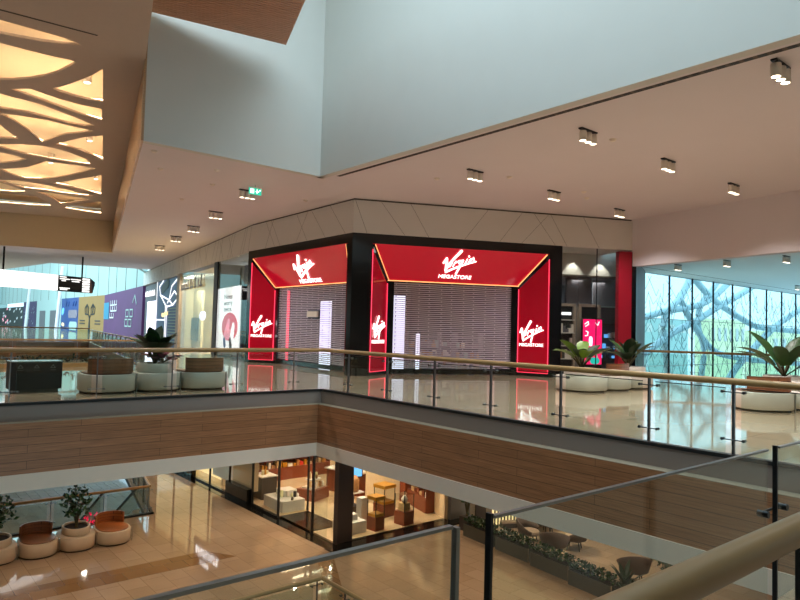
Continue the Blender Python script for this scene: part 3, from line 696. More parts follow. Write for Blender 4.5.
fbox(b, PL, dF, nF, .2, 6.9, 1.6, 1.7, 0, 5, 'dark_in'); fbox(b, PL, dF, nF, 6.85, 6.95, .1, 5, 0, 5, 'cream')
struct(b, 'wall_shop', 'cream walls inside the far left shops')
b = MB(); fbox(b, PL, dF, nF, 15.3, 17.6, .9, 1.0, 0.55, 2.08, 'brown_dark'); tag(b.build('wall_panel', None, at(PL, dF, nF, 16.5, .95, .55)), 'dark brown panel on the cream partition in the far left shop', 'panel')
b = MB(); fbox(b, PL, dF, nF, 14.6, 20.5, 1.0, 1.15, 0, 3.9, 'cream'); tag(b.build('partition', None, at(PL, dF, nF, 16.8, 1.08)), 'lit cream partition in the shop with bronze letters', 'partition')
b = MB(); qO = Vector(at(PL, dF, nF, 10.2, .1, 2.15)); vs = [qO+pu*(.8*math.cos(a*math.pi/10))+up*(.28*math.sin(a*math.pi/10)) for a in range(20)]; b.add(vs+[v+v3(nF)*.05 for v in vs], [list(range(20)), list(range(20, 40))[::-1]]+[(i, 20+i, 20+(i+1) % 20, (i+1) % 20) for i in range(20)], 'lit_white')
tag(b.build('oval_sign', None, tuple(qO)), 'small pale oval sign hung behind the glass of the bronze lettered shop', 'sign')

g3 = thing('blue_shopfront', 'blue shopfront crossed by white frame lines, far left', 'shopfront', at(PL, dF, nF, 22, 0))
b = MB(); fbox(b, PL, dF, nF, 17.95, 28, .2, .3, 0, 5.05, 'blue'); b.build('panel', g3)
b = MB(); bO = Vector(at(PL, dF, nF, 28, .18, 0))
for s in ([(0, 0), (0, 5)], [(.2, 1.9), (4.2, 1.9)], [(4.4, 0), (4.4, 3.1)], [(9.8, 5), (6.8, 4.4), (5.9, 3.4), (1.8, 3.9), (1.2, 4.6), (3, 5)], [(5.9, 3.4), (7.5, 3), (9.6, 3.5), (8.0, 4.0), (5.2, 3.2)], [(1.8, 3.9), (4.8, 2.9), (7.5, 3)], [(5, 3), (5, 0)]): b.stroke(s, .1, bO, pu, up, .03, 'screen_white')
b.build('white_frame_lines', g3)
b = MB()
for z in range(12): fbox(b, PL, dF, nF, 18.6, 22.0, .12, .18, .3+z*.22, .36+z*.22, 'bluegrey')
b.build('louvre', g3)
b = MB(); b.stroke([(3.0, 2.3), (3.6, 2.25), (4.2, 2.35), (5.4, 2.4)], .3, bO, pu, up, .04, 'lit_cream'); b.build('lit_sign', g3)
b = MB(); b.stroke([(2.4, 4.3), (5.2, 4.7)], .7, bO, pu, up, .012, 'print_black'); b.build('dark_print', g3)
g4 = thing('dark_shopfront', 'dark shopfront with white lettering beside the purple hoarding', 'shopfront', at(PL, dF, nF, 31, 0))
b = MB(); fbox(b, PL, dF, nF, 28, 35, .2, .3, 0, 5.05, 'grey_panel'); b.build('panel', g4)
b = MB()
for t in (28.4, 29.6, 30.8, 32.0): fbox(b, PL, dF, nF, t, t+.8, .1, .2, 0, 3.5, 'lit_white')
b.build('lit_strip', g4)
b = MB(); sO2 = Vector(at(PL, dF, nF, 34.4, .15, 4.05))
for i in range(6): b.stroke([(i*.95, 0), (i*.95+.25, .35), (i*.95+.5, 0)], .16, sO2, pu, up, .03, 'sign_white')
b.build('lettering', g4)

# long wall beyond: hoardings
WP = [(20.44, 61.85), (24.9, 90), (25.0, 103.2), (25.4, 115.3), (26.0, 137), (26.6, 153), (28.3, 193)]
def hoard(i, name, label, m, zt=5.05):
    a, c = Vector(WP[i]), Vector(WP[i+1]); b = MB()
    b.hexa((a.x, a.y, 0), (c.x, c.y, 0), (c.x, c.y, zt), (a.x, a.y, zt), (.3, 0, 0), m); r = thing(name, label, 'hoarding', (a.x, a.y, 0)); b.build('panel', r)
    d = (a-c).normalized(); return r, Vector((c.x-.02, c.y, 0)), v3(d), (c-a).length
r, O, U, L_ = hoard(0, 'purple_hoarding', 'purple printed hoarding with white and pale blue marks', 'purple')
b = MB(); k = L_/37
for y0, xs in ((2.1, (8, 10)), (2.9, (8.5, 11, 13)), (3.6, (8, 10.5, 13))):
    for x in xs: b.stroke([(x*k, y0+.5), (x*k, y0), (x*k+1.6, y0), (x*k+1.6, y0+.45)], .16, O, U, up, .03, 'print_white')
b.build('white_print', r)
b = MB()
for x, y in ((24, 1.2), (27, 1.2), (24.5, 2.2), (28, 2.2)): b.stroke([(x*k, y), (x*k, y+.7), (x*k+1.8, y+.7), (x*k+1.8, y), (x*k, y)], .14, O, U, up, .03, 'bluegrey')
b.stroke([(30*k, 3.6), (31.5*k, 4.3), (33*k, 3.4)], .14, O, U, up, .03, 'bluegrey'); b.build('pale_blue_print', r)
b = MB(); b.hexa(tuple(O+up*1.9+U*.05), tuple(O+up*1.9+U*5), tuple(O+up*4+U*5), tuple(O+up*4+U*.05), (-.02, 0, 0), 'cyan'); b.build('cyan_print', r)
r, O, U, L_ = hoard(1, 'ochre_hoarding', 'ochre printed hoarding with a dark tree emblem', 'ochre')
b = MB(); cx = L_*.48
b.stroke([(cx, .2), (cx, 1.6), (cx-.2, 2.3)], [1.0, .5, .3], O, U, up, .03, 'print_black')
for s in (-1, 1): b.stroke([(cx+s*.2, 2.1), (cx+s*.6, 2.5), (cx+s*2.3, 2.6), (cx+s*2.6, 3.4), (cx+s*1.5, 3.9), (cx+s*.6, 3.4), (cx+s*.7, 2.7)], .22, O, U, up, .03, 'print_black'); b.stroke([(cx+s*1.5, 2.9), (cx+s*1.6, 3.5)], .4, O, U, up, .03, 'print_black')
for y in (1.25, 1.65):
    b.stroke([(1.2, y), (cx-2.5, y)], .16, O, U, up, .03, 'brown_dark'); b.stroke([(cx+2.8, y), (L_-1.6, y)], .16, O, U, up, .03, 'brown_dark')
b.build('tree_emblem', r)
r, O, U, L_ = hoard(2, 'blue_storefront', 'blue lit storefront between the ochre hoarding and the glazed doors', 'blue')
b = MB(); b.stroke([(7, .8), (11, .8)], 1.3, O, U, up, .03, 'bluegrey'); b.stroke([(6, 2.6), (11, 2.6)], 1.2, O, U, up, .03, 'store_in'); b.stroke([(1.2, 2.9), (1.8, 3.1)], 1.0, O, U, up, .05, 'screen_blue'); b.stroke([(1.4, 1.0), (2.4, .9)], .5, O, U, up, .05, 'lit_cream')
for x in (3.5, 5.2, 8.5, 10): b.stroke([(x, 3.9), (x+.5, 4.4)], .3, O, U, up, .05, 'blue')
b.build('window_display', r)
r, O, U, L_ = hoard(3, 'glazed_storefront', 'pale storefront with two dark glazed doors', 'bluegrey')
for x in (3.5, 13):
    b = MB(); b.hexa(tuple(O+U*x), tuple(O+U*(x+5)), tuple(O+U*(x+5)+up*3.2), tuple(O+U*x+up*3.2), (-.05, 0, 0), 'grey_panel'); b.build('door', r)
r, O, U, L_ = hoard(4, 'violet_hoarding', 'dark violet patterned hoarding', 'violet')
b = MB(); rnd = random.Random(4)
for i in range(18): x, y = rnd.uniform(1, L_-2), rnd.uniform(.5, 4.5); b.stroke([(x, y), (x+rnd.uniform(-1, 1), y+rnd.uniform(-.4, .4))], .09, O, U, up, .03, 'bluegrey')
b.build('pale_print', r)
r, O, U, L_ = hoard(5, 'black_hoarding', 'black hoarding scattered with white and pink flower shapes', 'print_black', 4.2)
b = MB()
for i in range(22): x, y = rnd.uniform(6, L_-2), rnd.uniform(.4, 3.8); b.stroke([(x, y), (x+1.2, y+.2)], .42, O, U, up, .03, 'print_white' if i % 4 else 'skin')
b.build('flower_print', r)
for i in range(6):
    b = MB(); a, c = Vector(WP[i]), Vector(WP[i+1]); b.hexa((a.x, a.y, 5.05), (c.x, c.y, 5.05), (c.x, c.y, 18), (a.x, a.y, 18), (.3, 0, 0), 'bluegrey')
    L_ = (c-a).length; n_ = int(L_/6)
    for j in range(n_): p = a+(c-a)*((j+.5)/n_); b.box(p.x-.02, p.y, 5.05, p.x, p.y+.12, 18, 'joint')
    struct(b, 'wall_far', 'pale wall of the second atrium above the hoardings')
b = MB(); b.hexa((18.7, 58.15, 6.3), (20.5, 61.85, 6.3), (20.5, 61.85, 18), (18.7, 58.15, 18), (.3, 0, 0), 'bluegrey')
struct(b, 'wall_far', 'pale return wall of the second atrium')
b = MB(); b.box(-60, 193.5, 0, 30, 193.8, 18, 'bluegrey'); struct(b, 'wall_far', 'pale end wall of the second atrium')
b = MB()
for x, y in ((24.6, 112), (24.9, 137.5)):
    b.tube([(x-.5, y, 0), (x, y, 10)], .28, 'print_white', 12)
struct(b, 'trim_12', 'pale leaning shafts in the second atrium')
# ================================================================= railings
def railing(name, label, p, q, z, posts, glass='glass', hand=1.05, rr=.05, rail_m='rail_wood', steel='steel', gt=.95, side=1, gap=.11, ends=(0, None), hand_ext=(0, 0), arm_z=(.22, .9), pw=.05, grp=None, pth=.014, trim=False):
    """posts: distances along p->q"""
    p, q = Vector(p), Vector(q); d = (q-p).normalized(); n = Vector((-d.y, d.x))*side; L_ = (q-p).length
    r = thing(name, label, 'railing', (p.x, p.y, z), 0, grp)
    pt = lambda s, k, zz: Vector((p.x+d.x*s+n.x*k, p.y+d.y*s+n.y*k, z+zz))
    if hand: MB().tube([pt(-hand_ext[0], 0, hand), pt(L_+hand_ext[1], 0, hand)], rr, rail_m, 14).build('handrail', r)
    for s in posts:
        b = MB(); c = pt(s, 0, 0); b.obox(c, d, n, pth, pw, (hand-.04) if hand else gt+.02, steel)
        if hand: b.tube([pt(s, 0, hand-.06), pt(s, 0, hand)], .012, steel, 6)
        o = b.build('post', r)
        for az in arm_z:
            cl = MB(); cl.tube([pt(s-.15, -.03, az), pt(s+.15, -.03, az)], .009, steel, 6)
            for sg in (-1, 1): cl.tube([pt(s+sg*.15, -.045, az), pt(s+sg*.15, .02, az)], .022, steel, 8)
            cl.build('glass_clamp', o)
    cuts = [ends[0]]+list(posts)+[L_ if ends[1] is None else ends[1]]
    for a, c in zip(cuts[:-1], cuts[1:]):
        a2 = a+(gap if a in posts else 0); c2 = c-(gap if c in posts else 0)
        if c2-a2 < .15: continue
        b = MB(); b.hexa(pt(a2, -.012, .03), pt(c2, -.012, .03), pt(c2, -.012, gt), pt(a2, -.012, gt), tuple(n*.012)+(0,) if False else (n.x*.012, n.y*.012, 0), glass); g = b.build('glass_panel', r)
        if trim:
            b = MB(); b.hexa(pt(a2, -.014, gt), pt(c2, -.014, gt), pt(c2, -.014, gt+.012), pt(a2, -.014, gt+.012), (n.x*.016, n.y*.016, 0), 'dsteel'); b.build('edge_trim', g)
    return r, pt

railing('railing', 'glass railing with wooden handrail along the left gallery edge, in front of the planter benches', (-3, 14.85), (9.75, 14.85), .02, [2.19, 3.79, 5.41, 7.03, 8.65, 10.25, 11.85], side=-1)
railing('railing', 'glass railing with wooden handrail along the right gallery edge, below the red shopfront', (9.75, 14.85), (9.75, 1.9), .02, [1.2, 2.78, 4.42, 6.06, 7.73, 9.42, 10.72, 12.2], side=1, steel='rsteel', pth=.03, trim=True)
# near railing: glass screens, then the oak handrail in front
nr, pt = railing('railing', 'near glass railing at the bottom of the picture with dark glass edges', (-4, 1.67), (7.6, 1.67), 0, [5.86, 8.55], glass='glass_near', hand=0, gt=1.0, side=-1, gap=.05, ends=(0, None), arm_z=(.61,), steel='dsteel', pw=.028)
# replace panels so that the gap between the first two is as seen
for ch in [c for c in nr.children if c.name.startswith('glass_panel')]: bpy.data.objects.remove(ch)
for a, c in ((-4, 1.66), (1.88, 4.42), (4.60, 7.5)):
    b = MB(); b.box(a, 1.665, -.3, c, 1.677, 1.0, 'glass_near'); g = b.build('glass_panel', nr)
    b = MB(); b.box(a, 1.660, .997, c, 1.682, 1.009, 'steel'); b.build('edge_trim', g)
b = MB(); b.box(1.672, 1.655, -.3, 1.69, 1.68, 1.0, 'steel'); b.build('post', nr)
hr = thing('handrail', 'thick round oak handrail crossing the lower right corner in front', 'handrail', (2.4, .8, 0))
MB().tube([(-1.5, .80, 1.087), (9, .80, 1.087)], .046, 'rail_near', 28).build('rail', hr)
for x in (.3, 2.44, 4.6):
    b = MB(); b.box(x-.012, .76, 0, x+.012, .83, 1.04, 'dsteel'); b.tube([(x, .8, 1.0), (x, .8, 1.05)], .02, 'steel', 8); b.build('post', hr)
# far side of the left walkway, turning away
railing('railing', 'distant glass railing with thin wooden handrail behind the left planter benches', (-14, 26.3), (8.8, 26.3), 0, [1.5+i*2.1 for i in range(10)], hand=.95, rr=.035, gt=.85, side=-1)
railing('railing', 'distant glass railing turning away beside the far left shops', (8.85, 26.3), (14.5, 55.9), 0, [i*2.1+.1 for i in range(14)], hand=.95, rr=.035, gt=.85, side=1)
railing('railing', 'farthest glass railing in front of the hoardings', (-40, 56.1), (14.5, 56.1), 0, [1+i*3.0 for i in range(18)], hand=1.05, gt=.95, side=-1)
tp = thing('planting_trough', 'long low timber trough with a dark hedge in front of the distant railing', 'planter', (-3, 25.9, 0))
MB().box(-14, 25.7, 0, 7.4, 26.1, .14, 'rail_wood').build('trough', tp)
b = MB()
rnd = random.Random(5)
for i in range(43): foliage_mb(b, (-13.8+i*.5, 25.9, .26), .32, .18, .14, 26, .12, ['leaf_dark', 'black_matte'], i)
tag(b.build('hedge', tp), None, None, None, 'stuff')
# right side, in front of the window wall
railing('railing', 'glass railing with wooden handrail in front of the tall window wall', (25.4, 15), (41.5, -9), 0, [.6+i*1.9 for i in range(14)], hand=1.05, gt=.95, side=-1)
# lower level
railing('railing', 'lower gallery glass railing with wooden handrail behind the cream planter benches', (-8, 25.3), (8.95, 25.3), LOW, [1.3+i*1.75 for i in range(9)]+[16.9], side=-1, hand=1.05)
railing('railing', 'lower gallery glass railing turning away beside the escalator', (8.95, 25.3), (12.2, 41), LOW, [.0+i*1.75 for i in range(1, 9)], side=1, hand=1.05)
railing('railing', 'lower gallery railing seen through the near glass, running left to right', (-6, 13.8), (9.24, 13.8), LOW, [1+i*1.75 for i in range(8)]+[15.1], side=-1, steel='dsteel')
railing('railing', 'lower gallery railing seen through the near glass, running towards the viewer', (9.24, 13.8), (9.24, 1), LOW, [1.0+i*1.75 for i in range(7)], side=1, steel='dsteel')
b = MB(); b.box(-15, 25.2, LOW-.6, 9.1, 25.35, LOW+.06, 'black_matte'); b.box(-15, 13.7, LOW-.6, 9.3, 13.85, LOW+.06, 'black_matte'); b.box(9.18, -10, LOW-.6, 9.3, 13.8, LOW+.06, 'black_matte')
b.hexa((9.0, 25.2, LOW-.6), (16, 60, LOW-.6), (16, 60, LOW+.06), (9.0, 25.2, LOW+.06), (.1, 0, 0), 'black_matte')
struct(b, 'trim_13', 'black edge channel of the lower gallery openings')

# ================================================================= drum seats and planters
def drum_bench(name, label, x, y, z, w, d, m, wood, back_y, rz=0, grp=None, sq=.7):
    """oval drum with timber seat and curved timber back on the back_y side (+1 away / -1 near)"""
    r = thing(name, label, 'bench', (x, y, z), rz, grp); r.rotation_euler = (0, 0, 0)
    b = MB(); b.lathe([(.0, .05), (.93, .05), (.93, .43), (.96, .45), (1, .45), (1, .46), (.80, .46), (0, .46)], (x, y, z), m, 40, w/2, d/2); b.lathe([(0, 0), (.88, 0), (.88, .05)], (x, y, z), 'charcoal', 40, w/2, d/2)
    b = MB(); b.lathe([(0, .05), (.97, .05), (1, .07), (1, .43), (.98, .45), (0, .45)], (x, y, z), m, 48, w/2, d/2, sq=sq); b.build('base', r)
    MB().lathe([(0, 0), (.9, 0), (.9, .05), (0, .05)], (x, y, z), 'charcoal', 40, w/2, d/2, sq=sq).build('plinth', r)
    MB().lathe([(0, .45), (.88, .45), (.88, .475), (.86, .48), (0, .48)], (x, y, z), wood, 48, w/2, d/2, sq=sq).build('seat', r)
    b = MB(); n = 14; a0, a1 = (R(22), R(158)) if back_y > 0 else (R(205), R(335)); vs = []
    for i in range(n+1):
        a = a0+(a1-a0)*i/n
        for rr, zz in ((.92, .48), (.92, .82), (.85, .82), (.85, .48)): ca, sa = sqc(a, sq); vs.append((x+rr*ca*w/2, y+rr*sa*d/2, z+zz))
    fs = [(i*4+j, i*4+(j+1) % 4, i*4+4+(j+1) % 4, i*4+4+j) for i in range(n) for j in range(4)]+[(0, 1, 2, 3), (n*4+3, n*4+2, n*4+1, n*4)]
    b.add(vs, fs, wood); b.build('backrest', r)
    MB().tube([(x+w*.493, y-d*.27, z), (x+w*.493, y-d*.27, z+.45)], .022, 'chrome', 8).build('joint_strip', r)
    r.rotation_euler = (0, 0, rz)
    return r
def drum_planter(name, label, x, y, z, w, d, m, grp=None, sq=.7):
    r = thing(name, label, 'planter', (x, y, z), 0, grp)
    MB().lathe([(0, .05), (.97, .05), (1, .07), (1, .43), (.98, .45), (0, .45)], (x, y, z), m, 48, w/2, d/2, sq=sq).build('base', r)
    MB().lathe([(0, 0), (.9, 0), (.9, .05), (0, .05)], (x, y, z), 'charcoal', 40, w/2, d/2, sq=sq).build('plinth', r)
    MB().lathe([(.72, .45), (.76, .47), (.76, .66), (.74, .68), (.66, .68), (.64, .66), (.64, .5)], (x, y, z), m, 40, w/2, d/2).build('upper_ring', r)
    MB().lathe([(0, .62), (.645, .62)], (x, y, z), 'soil', 32, w/2, d/2).build('soil', r)
    MB().tube([(x+w*.493, y-d*.27, z), (x+w*.493, y-d*.27, z+.45)], .022, 'chrome', 8).build('joint_strip', r)
    return r
def strip(x, y, z, h=.46):
    b = MB(); b.obox((x, y, z+.0), (1, 0), (0, 1), .05, .05, h, 'chrome'); o = b.build('joint_strip', None, (x, y, z)); return o
GB = 'upper gallery drum benches'; GP = 'upper gallery drum planters'
drum_bench('drum_bench', 'pale drum bench with timber back, left of the leafy planter on the left walkway', 4.70, 16.55, 0, 1.2, 1.35, 'drum', 'wood_bench', -1, grp=GB)
drum_planter('drum_planter', 'pale two-tier drum planter between the two benches on the left walkway', 5.86, 16.6, 0, 1.08, 1.35, 'drum', GP)
drum_bench('drum_bench', 'pale drum bench with timber back, right of the leafy planter on the left walkway', 7.03, 16.6, 0, 1.2, 1.35, 'drum', 'wood_bench', -1, grp=GB)
drum_planter('drum_planter', 'pale drum planter with big leaves in front of the pink screen', 16.75, 11.5, 0, 1.28, 1.4, 'drum', GP)
drum_bench('drum_bench', 'pale drum bench between the two planters by the red column', 18.05, 11.5, 0, 1.28, 1.4, 'drum', 'wood_bench', -1, grp=GB)
drum_planter('drum_planter', 'pale drum planter with big leaves in front of the red column', 19.35, 11.5, 0, 1.28, 1.4, 'drum', GP)
drum_bench('drum_bench', 'pale drum bench with timber back at the right edge, nearest the near railing', 16.7, 6.42, 0, 1.22, 1.15, 'drum', 'wood_bench', -1, rz=R(-40), grp=GB)
drum_planter('drum_planter', 'pale drum planter holding the spiky plant at the right edge', 20.1, 7.15, 0, 1.4, 1.4, 'drum', GP)
drum_planter('drum_planter', 'pale two-tier drum planter cut by the right edge of the picture', 17.95, 5.75, 0, 1.25, 1.25, 'drum', GP)
drum_bench('drum_bench', 'pale drum bench beyond the spiky plant at the right edge', 19.3, 5.75, 0, 1.3, 1.3, 'drum', 'wood_bench', -1, grp=GB)
GL = 'lower gallery drum benches'; GQ = 'lower gallery drum planters'
drum_bench('drum_bench', 'cream drum bench with brown timber seat between the two lower planters', 4.72, 23.0, LOW, 1.09, 1.4, 'drum_low', 'wood_bench', 1, sq=.85, grp=GL)
drum_bench('drum_bench', 'cream drum bench with orange timber seat at the right end of the lower row', 6.92, 22.95, LOW, 1.09, 1.4, 'drum_low', 'wood_orange', 1, sq=.85, grp=GL)
drum_planter('drum_planter', 'cream drum planter between the two lower benches', 5.82, 23.0, LOW, 1.09, 1.4, 'drum_low', GQ, sq=.85)
drum_planter('drum_planter', 'cream drum planter at the lower left edge', 3.6, 23.05, LOW, 1.09, 1.4, 'drum_low', GQ, sq=.85)

def plant(name, label, x, y, z, fn, grp=None):
    r = thing(name, label, 'plant', (x, y, z), 0, grp); f = MB(); fn(f, x, y, z); f.build('foliage', r)
    MB().tube([(x, y, z-.02), (x+.02, y, z+.18)], [.05, .04], 'stem', 8).build('stem', r)
    return r
def big_leaves(seed, n, length, width, mats, el0=1.25, droop=.9, az0=0, pet=.4):
    def f(b, x, y, z):
        rnd = random.Random(seed)
        for i in range(n):
            blade(b, (x, y, z+.02), az0+i*2*math.pi/n+rnd.uniform(-.25, .25), el0+rnd.uniform(-.35, .2), length*rnd.uniform(.75, 1.1), width*rnd.uniform(.8, 1.2), rnd.choice(mats), droop*rnd.uniform(.6, 1.3), pet)
    return f
def bushy(seed, rad, h, mats, n=260):
    def f(b, x, y, z):
        rnd = random.Random(seed)
        for i in range(6):
            a = i*1.05; p = (x+math.cos(a)*rad*.5, y+math.sin(a)*rad*.5, z+h*rnd.uniform(.6, .95)); b.tube([(x, y, z), ((x+p[0])/2, (y+p[1])/2, z+h*.4), p], [.02, .015, .008], 'stem', 5)
        foliage_mb(b, (x, y, z+h*.62), rad, rad, h*.42, n, .16, mats, seed)
    return f
def left_plant(b, x, y, z):
    big_leaves(21, 26, 1.0, .36, ['leaf_dark', 'leaf_dark', 'leaf'], 1.35, .8)(b, x, y, z)
    big_leaves(22, 9, .6, .26, ['leaf_red'], .6, .5, .2)(b, x+.2, y, z+.05)
plant('potted_plant', 'dark leafy plant with burgundy lower leaves on the left walkway', 5.86, 16.6, .62, left_plant)
plant('potted_plant', 'broad leaved plant with one lime green leaf in front of the pink screen', 16.75, 11.5, .62, big_leaves(4, 12, 1.25, .46, ['leaf_dark', 'leaf_dark', 'leaf_lime'], 1.3, 1.0))
plant('potted_plant', 'broad dark leaved plant in front of the red column', 19.35, 11.5, .62, big_leaves(8, 11, 1.25, .38, ['leaf_dark', 'leaf_dark', 'leaf'], 1.25, .9))
plant('potted_plant', 'spiky banana-like plant at the right edge before the window wall', 20.1, 7.15, .62, big_leaves(15, 9, 1.7, .34, ['leaf'], 1.05, .8, .4, .25))
plant('potted_plant', 'thin branching plant between the two lower benches', 5.82, 23.0, LOW+.62, bushy(3, .42, 1.3, ['leaf_dark', 'leaf'], 220))
plant('potted_plant', 'thin branching plant at the lower left edge', 3.6, 23.05, LOW+.62, bushy(6, .5, 1.25, ['leaf_dark', 'leaf'], 220))
MBx = MB(); foliage_mb(MBx, (6.55, 24.2, LOW+.35), .3, .2, .3, 60, .15, ['leaf_red', 'crimson'], 9)
tag(MBx.build('red_plant', None, (6.55, 24.2, LOW)), 'small crimson plant on the floor behind the orange bench', 'plant')

# recycling bin unit
rb = thing('recycling_bin', 'wide black recycling bin unit with three small symbols and steel top edge', 'bin', (3.28, 17.2, 0))
MB().box(2.76, 16.95, .08, 3.82, 17.5, .70, 'black_matte').build('body', rb)
MB().box(2.82, 17.0, 0, 3.76, 17.45, .08, 'charcoal').build('plinth', rb)
MB().box(2.74, 16.93, .70, 3.84, 17.52, .725, 'chrome').build('top_edge', rb)
for x in (2.95, 3.28, 3.62):
    b = MB(); b.stroke([(0, 0), (.05, .07), (.1, 0), (0, 0)], .014, (x-.05, 16.948, .57), (1, 0, 0), (0, 0, 1), .004, 'steel'); b.stroke([(-.01, -.05), (.11, -.05)], .01, (x-.05, 16.948, .57), (1, 0, 0), (0, 0, 1), .004, 'steel'); b.build('symbol', rb)

# ================================================================= ceiling fittings
sp = thing('ceiling_spotlight', 'x', 'ceiling light', (0, 0, H), 0, 'triple ceiling spotlights')
b = MB(); b.box(-.30, -.05, H-.03, .30, .05, H, 'dsteel'); b.build('base_plate', sp)
for k in (-.2, 0, .2):
    b = MB(); b.lathe([(.0, -.06), (.075, -.06), (.082, -.07), (.082, -.28), (.07, -.28), (.066, -.26), (0, -.26)], (k, 0, H), 'grey_box', 20); b.tube([(k, 0, H-.06), (k, 0, H-.02)], .015, 'dsteel', 6); hs = b.build('lamp_head', sp)
    MB().lathe([(.068, -.282), (.05, -.272), (0, -.272)], (k, 0, H), 'lens', 16).build('lens', hs)
SL = [(10.1, 20.4, 'triple spotlight on the ceiling beside the green exit sign'), (11.15, 25.3, 'second triple spotlight in the receding row left of the red shopfronts'), (12.1, 29.9, 'third triple spotlight in the receding row left of the red shopfronts'), (12.9, 34.2, 'fourth triple spotlight in the receding row left of the red shopfronts'), (13.8, 39.1, 'fifth and farthest visible triple spotlight of the left receding row'),
      (13.45, 12.9, 'triple spotlight on the ceiling in front of the wide red shopfront, left one'), (17.2, 12.95, 'triple spotlight on the ceiling in front of the black frame edge'), (21.3, 13.1, 'triple spotlight on the ceiling nearest the red column'),
      (12.5, 8.5, 'triple spotlight in the middle of the right ceiling beside the shadow gap'), (16.1, 8.5, 'triple spotlight in the middle of the right ceiling, second from the gap'), (20.0, 8.5, 'triple spotlight beside the deep cream beam'), (11.65, 4.2, 'large near triple spotlight at the top right corner')]
warm = (1, .95, .92)
def spot(x, y, z, e, ang=120, blend=.8, col=warm, r=.05):
    l = bpy.data.lights.new('spot_light', 'SPOT'); l.energy = e; l.spot_size = R(ang); l.spot_blend = blend; l.color = col; l.shadow_soft_size = r
    o = bpy.data.objects.new('spot_light', l); C.objects.link(o); o.location = (x, y, z); return o
def area(x, y, z, sx, sy, e, col=(1, 1, 1), rot=(0, 0, 0), name='area_light'):
    l = bpy.data.lights.new(name, 'AREA'); l.shape = 'RECTANGLE'; l.size = sx; l.size_y = sy; l.energy = e; l.color = col
    o = bpy.data.objects.new(name, l); C.objects.link(o); o.location = (x, y, z); o.rotation_euler = rot; return o
for i, (x, y, l) in enumerate(SL):
    o = sp if i == 0 else copy_thing(sp, (x, y, H), 0, l)
    o.location = (x, y, H); o['label'] = l
    spot(x, y, H-.32, E_SPOT, 130)
for x, y, l in ((30.66, 15.64, 'triple spotlight beyond the cream beam, left one'), (30.14, 13.09, 'triple spotlight beyond the cream beam, middle one'), (29.91, 10.55, 'triple spotlight beyond the cream beam, right one'), (46.6, 15.8, 'farthest triple spotlight near the window wall')):
    o = copy_thing(sp, (x, y, 5.2), 0, l)
for x, y, l in ((6.8, 19.5, 'small ceiling sensor near the skylight wall corner'), (13.5, 8.5, 'small ceiling sensor left of the middle spotlight'), (13.35, 14.4, 'small ceiling sensor in front of the corner column'), (9.1, 23.7, 'small ceiling sensor near the oak coffer side'), (8.1, 18.4, 'small black ceiling sensor below the skylight wall'), (17.9, 12.3, 'small ceiling sensor in front of the wide red shopfront'), (5.95, 17.6, 'small ceiling sensor at the left foot of the skylight wall'), (8.84, 20.4, 'small ceiling sensor left of the exit sign'), (14.7, 12.7, 'small ceiling sensor right of the left middle spotlight'), (18.8, 12.8, 'small ceiling sensor between the two right spotlights of the front row'), (12.4, 20.4, 'small ceiling sensor above the left red shopfront')):
    b = MB(); b.lathe([(0, -.05), (.05, -.05), (.08, -.02), (.09, 0)], (x, y, H), 'grey_box', 14); tag(b.build('ceiling_sensor', None, (x, y, H)), l, 'sensor', 'small ceiling sensors')
ex = thing('exit_sign', 'green and white exit sign hanging from the ceiling', 'sign', (9.9, 19.45, H))
MB().box(9.68, 19.43, 5.98, 10.12, 19.47, 6.19, 'exit').build('panel', ex)
MB().box(9.66, 19.44, 6.19, 10.14, 19.46, 6.22, 'grey_box').tube([(9.9, 19.45, 6.2), (9.9, 19.45, H)], .01, 'steel', 6).build('bracket', ex)
b = MB(); b.box(9.71, 19.42, 6.01, 9.85, 19.428, 6.16, 'screen_white'); b.stroke([(.2, .05), (.3, .05)], .03, (9.72, 19.43, 6.03), (1, 0, 0), (0, 0, 1), .008, 'screen_white'); b.stroke([(.24, .0), (.24, .12)], .03, (9.72, 19.43, 6.03), (1, 0, 0), (0, 0, 1), .008, 'screen_white'); b.stroke([(.3, .1), (.31, .1)], .03, (9.76, 19.43, 6.03), (1, 0, 0), (0, 0, 1), .008, 'screen_white'); b.build('pictogram', ex)

# hanging directory sign in the left aisle
hs = thing('hanging_sign', 'long hanging sign with white map half and black lettered half, on two rods', 'sign', (6.95, 48.1, 3.7))
ax = Vector((.89, .46, 0)).normalized(); O = Vector((6.95, 48.1, 3.72)); BK = Vector((-ax.y, ax.x, 0))
P_ = lambda a, k, z: tuple(O+ax*a+BK*k+Vector((0, 0, z)))
def sbox(a0, a1, k0, k1, z0, z1, m, nm):
    b = MB(); b.hexa(P_(a0, k0, z0), P_(a1, k0, z0), P_(a1, k0, z1), P_(a0, k0, z1), tuple(BK*(k1-k0)), m); return b.build(nm, hs)
sbox(-5, 4.25, 0, .35, 0, 1.08, 'screen_white', 'map_panel'); bp = sbox(4.25, 6.25, 0, .35, -.02, 1.08, 'black_matte', 'black_panel'); sbox(6.25, 6.95, 0, .35, -.02, 1.08, 'black_matte', 'index_strip')
for i in range(6): sbox(6.28, 6.9, -.03, 0, .02+i*.175, .14+i*.175, 'screen_white', 'index_tile')
b = MB(); b.hexa(P_(6.95, 0, -.02), P_(7.3, .1, -.02), P_(7.1, .1, 1.05), P_(6.95, 0, 1.08), tuple(BK*.3), 'wood_bench'); b.hexa(P_(7.3, .1, -.02), P_(7.75, .4, .6), P_(7.75, .4, .85), P_(7.1, .1, 1.05), tuple(BK*.3), 'black_matte'); b.build('end_piece', hs)
b = MB()
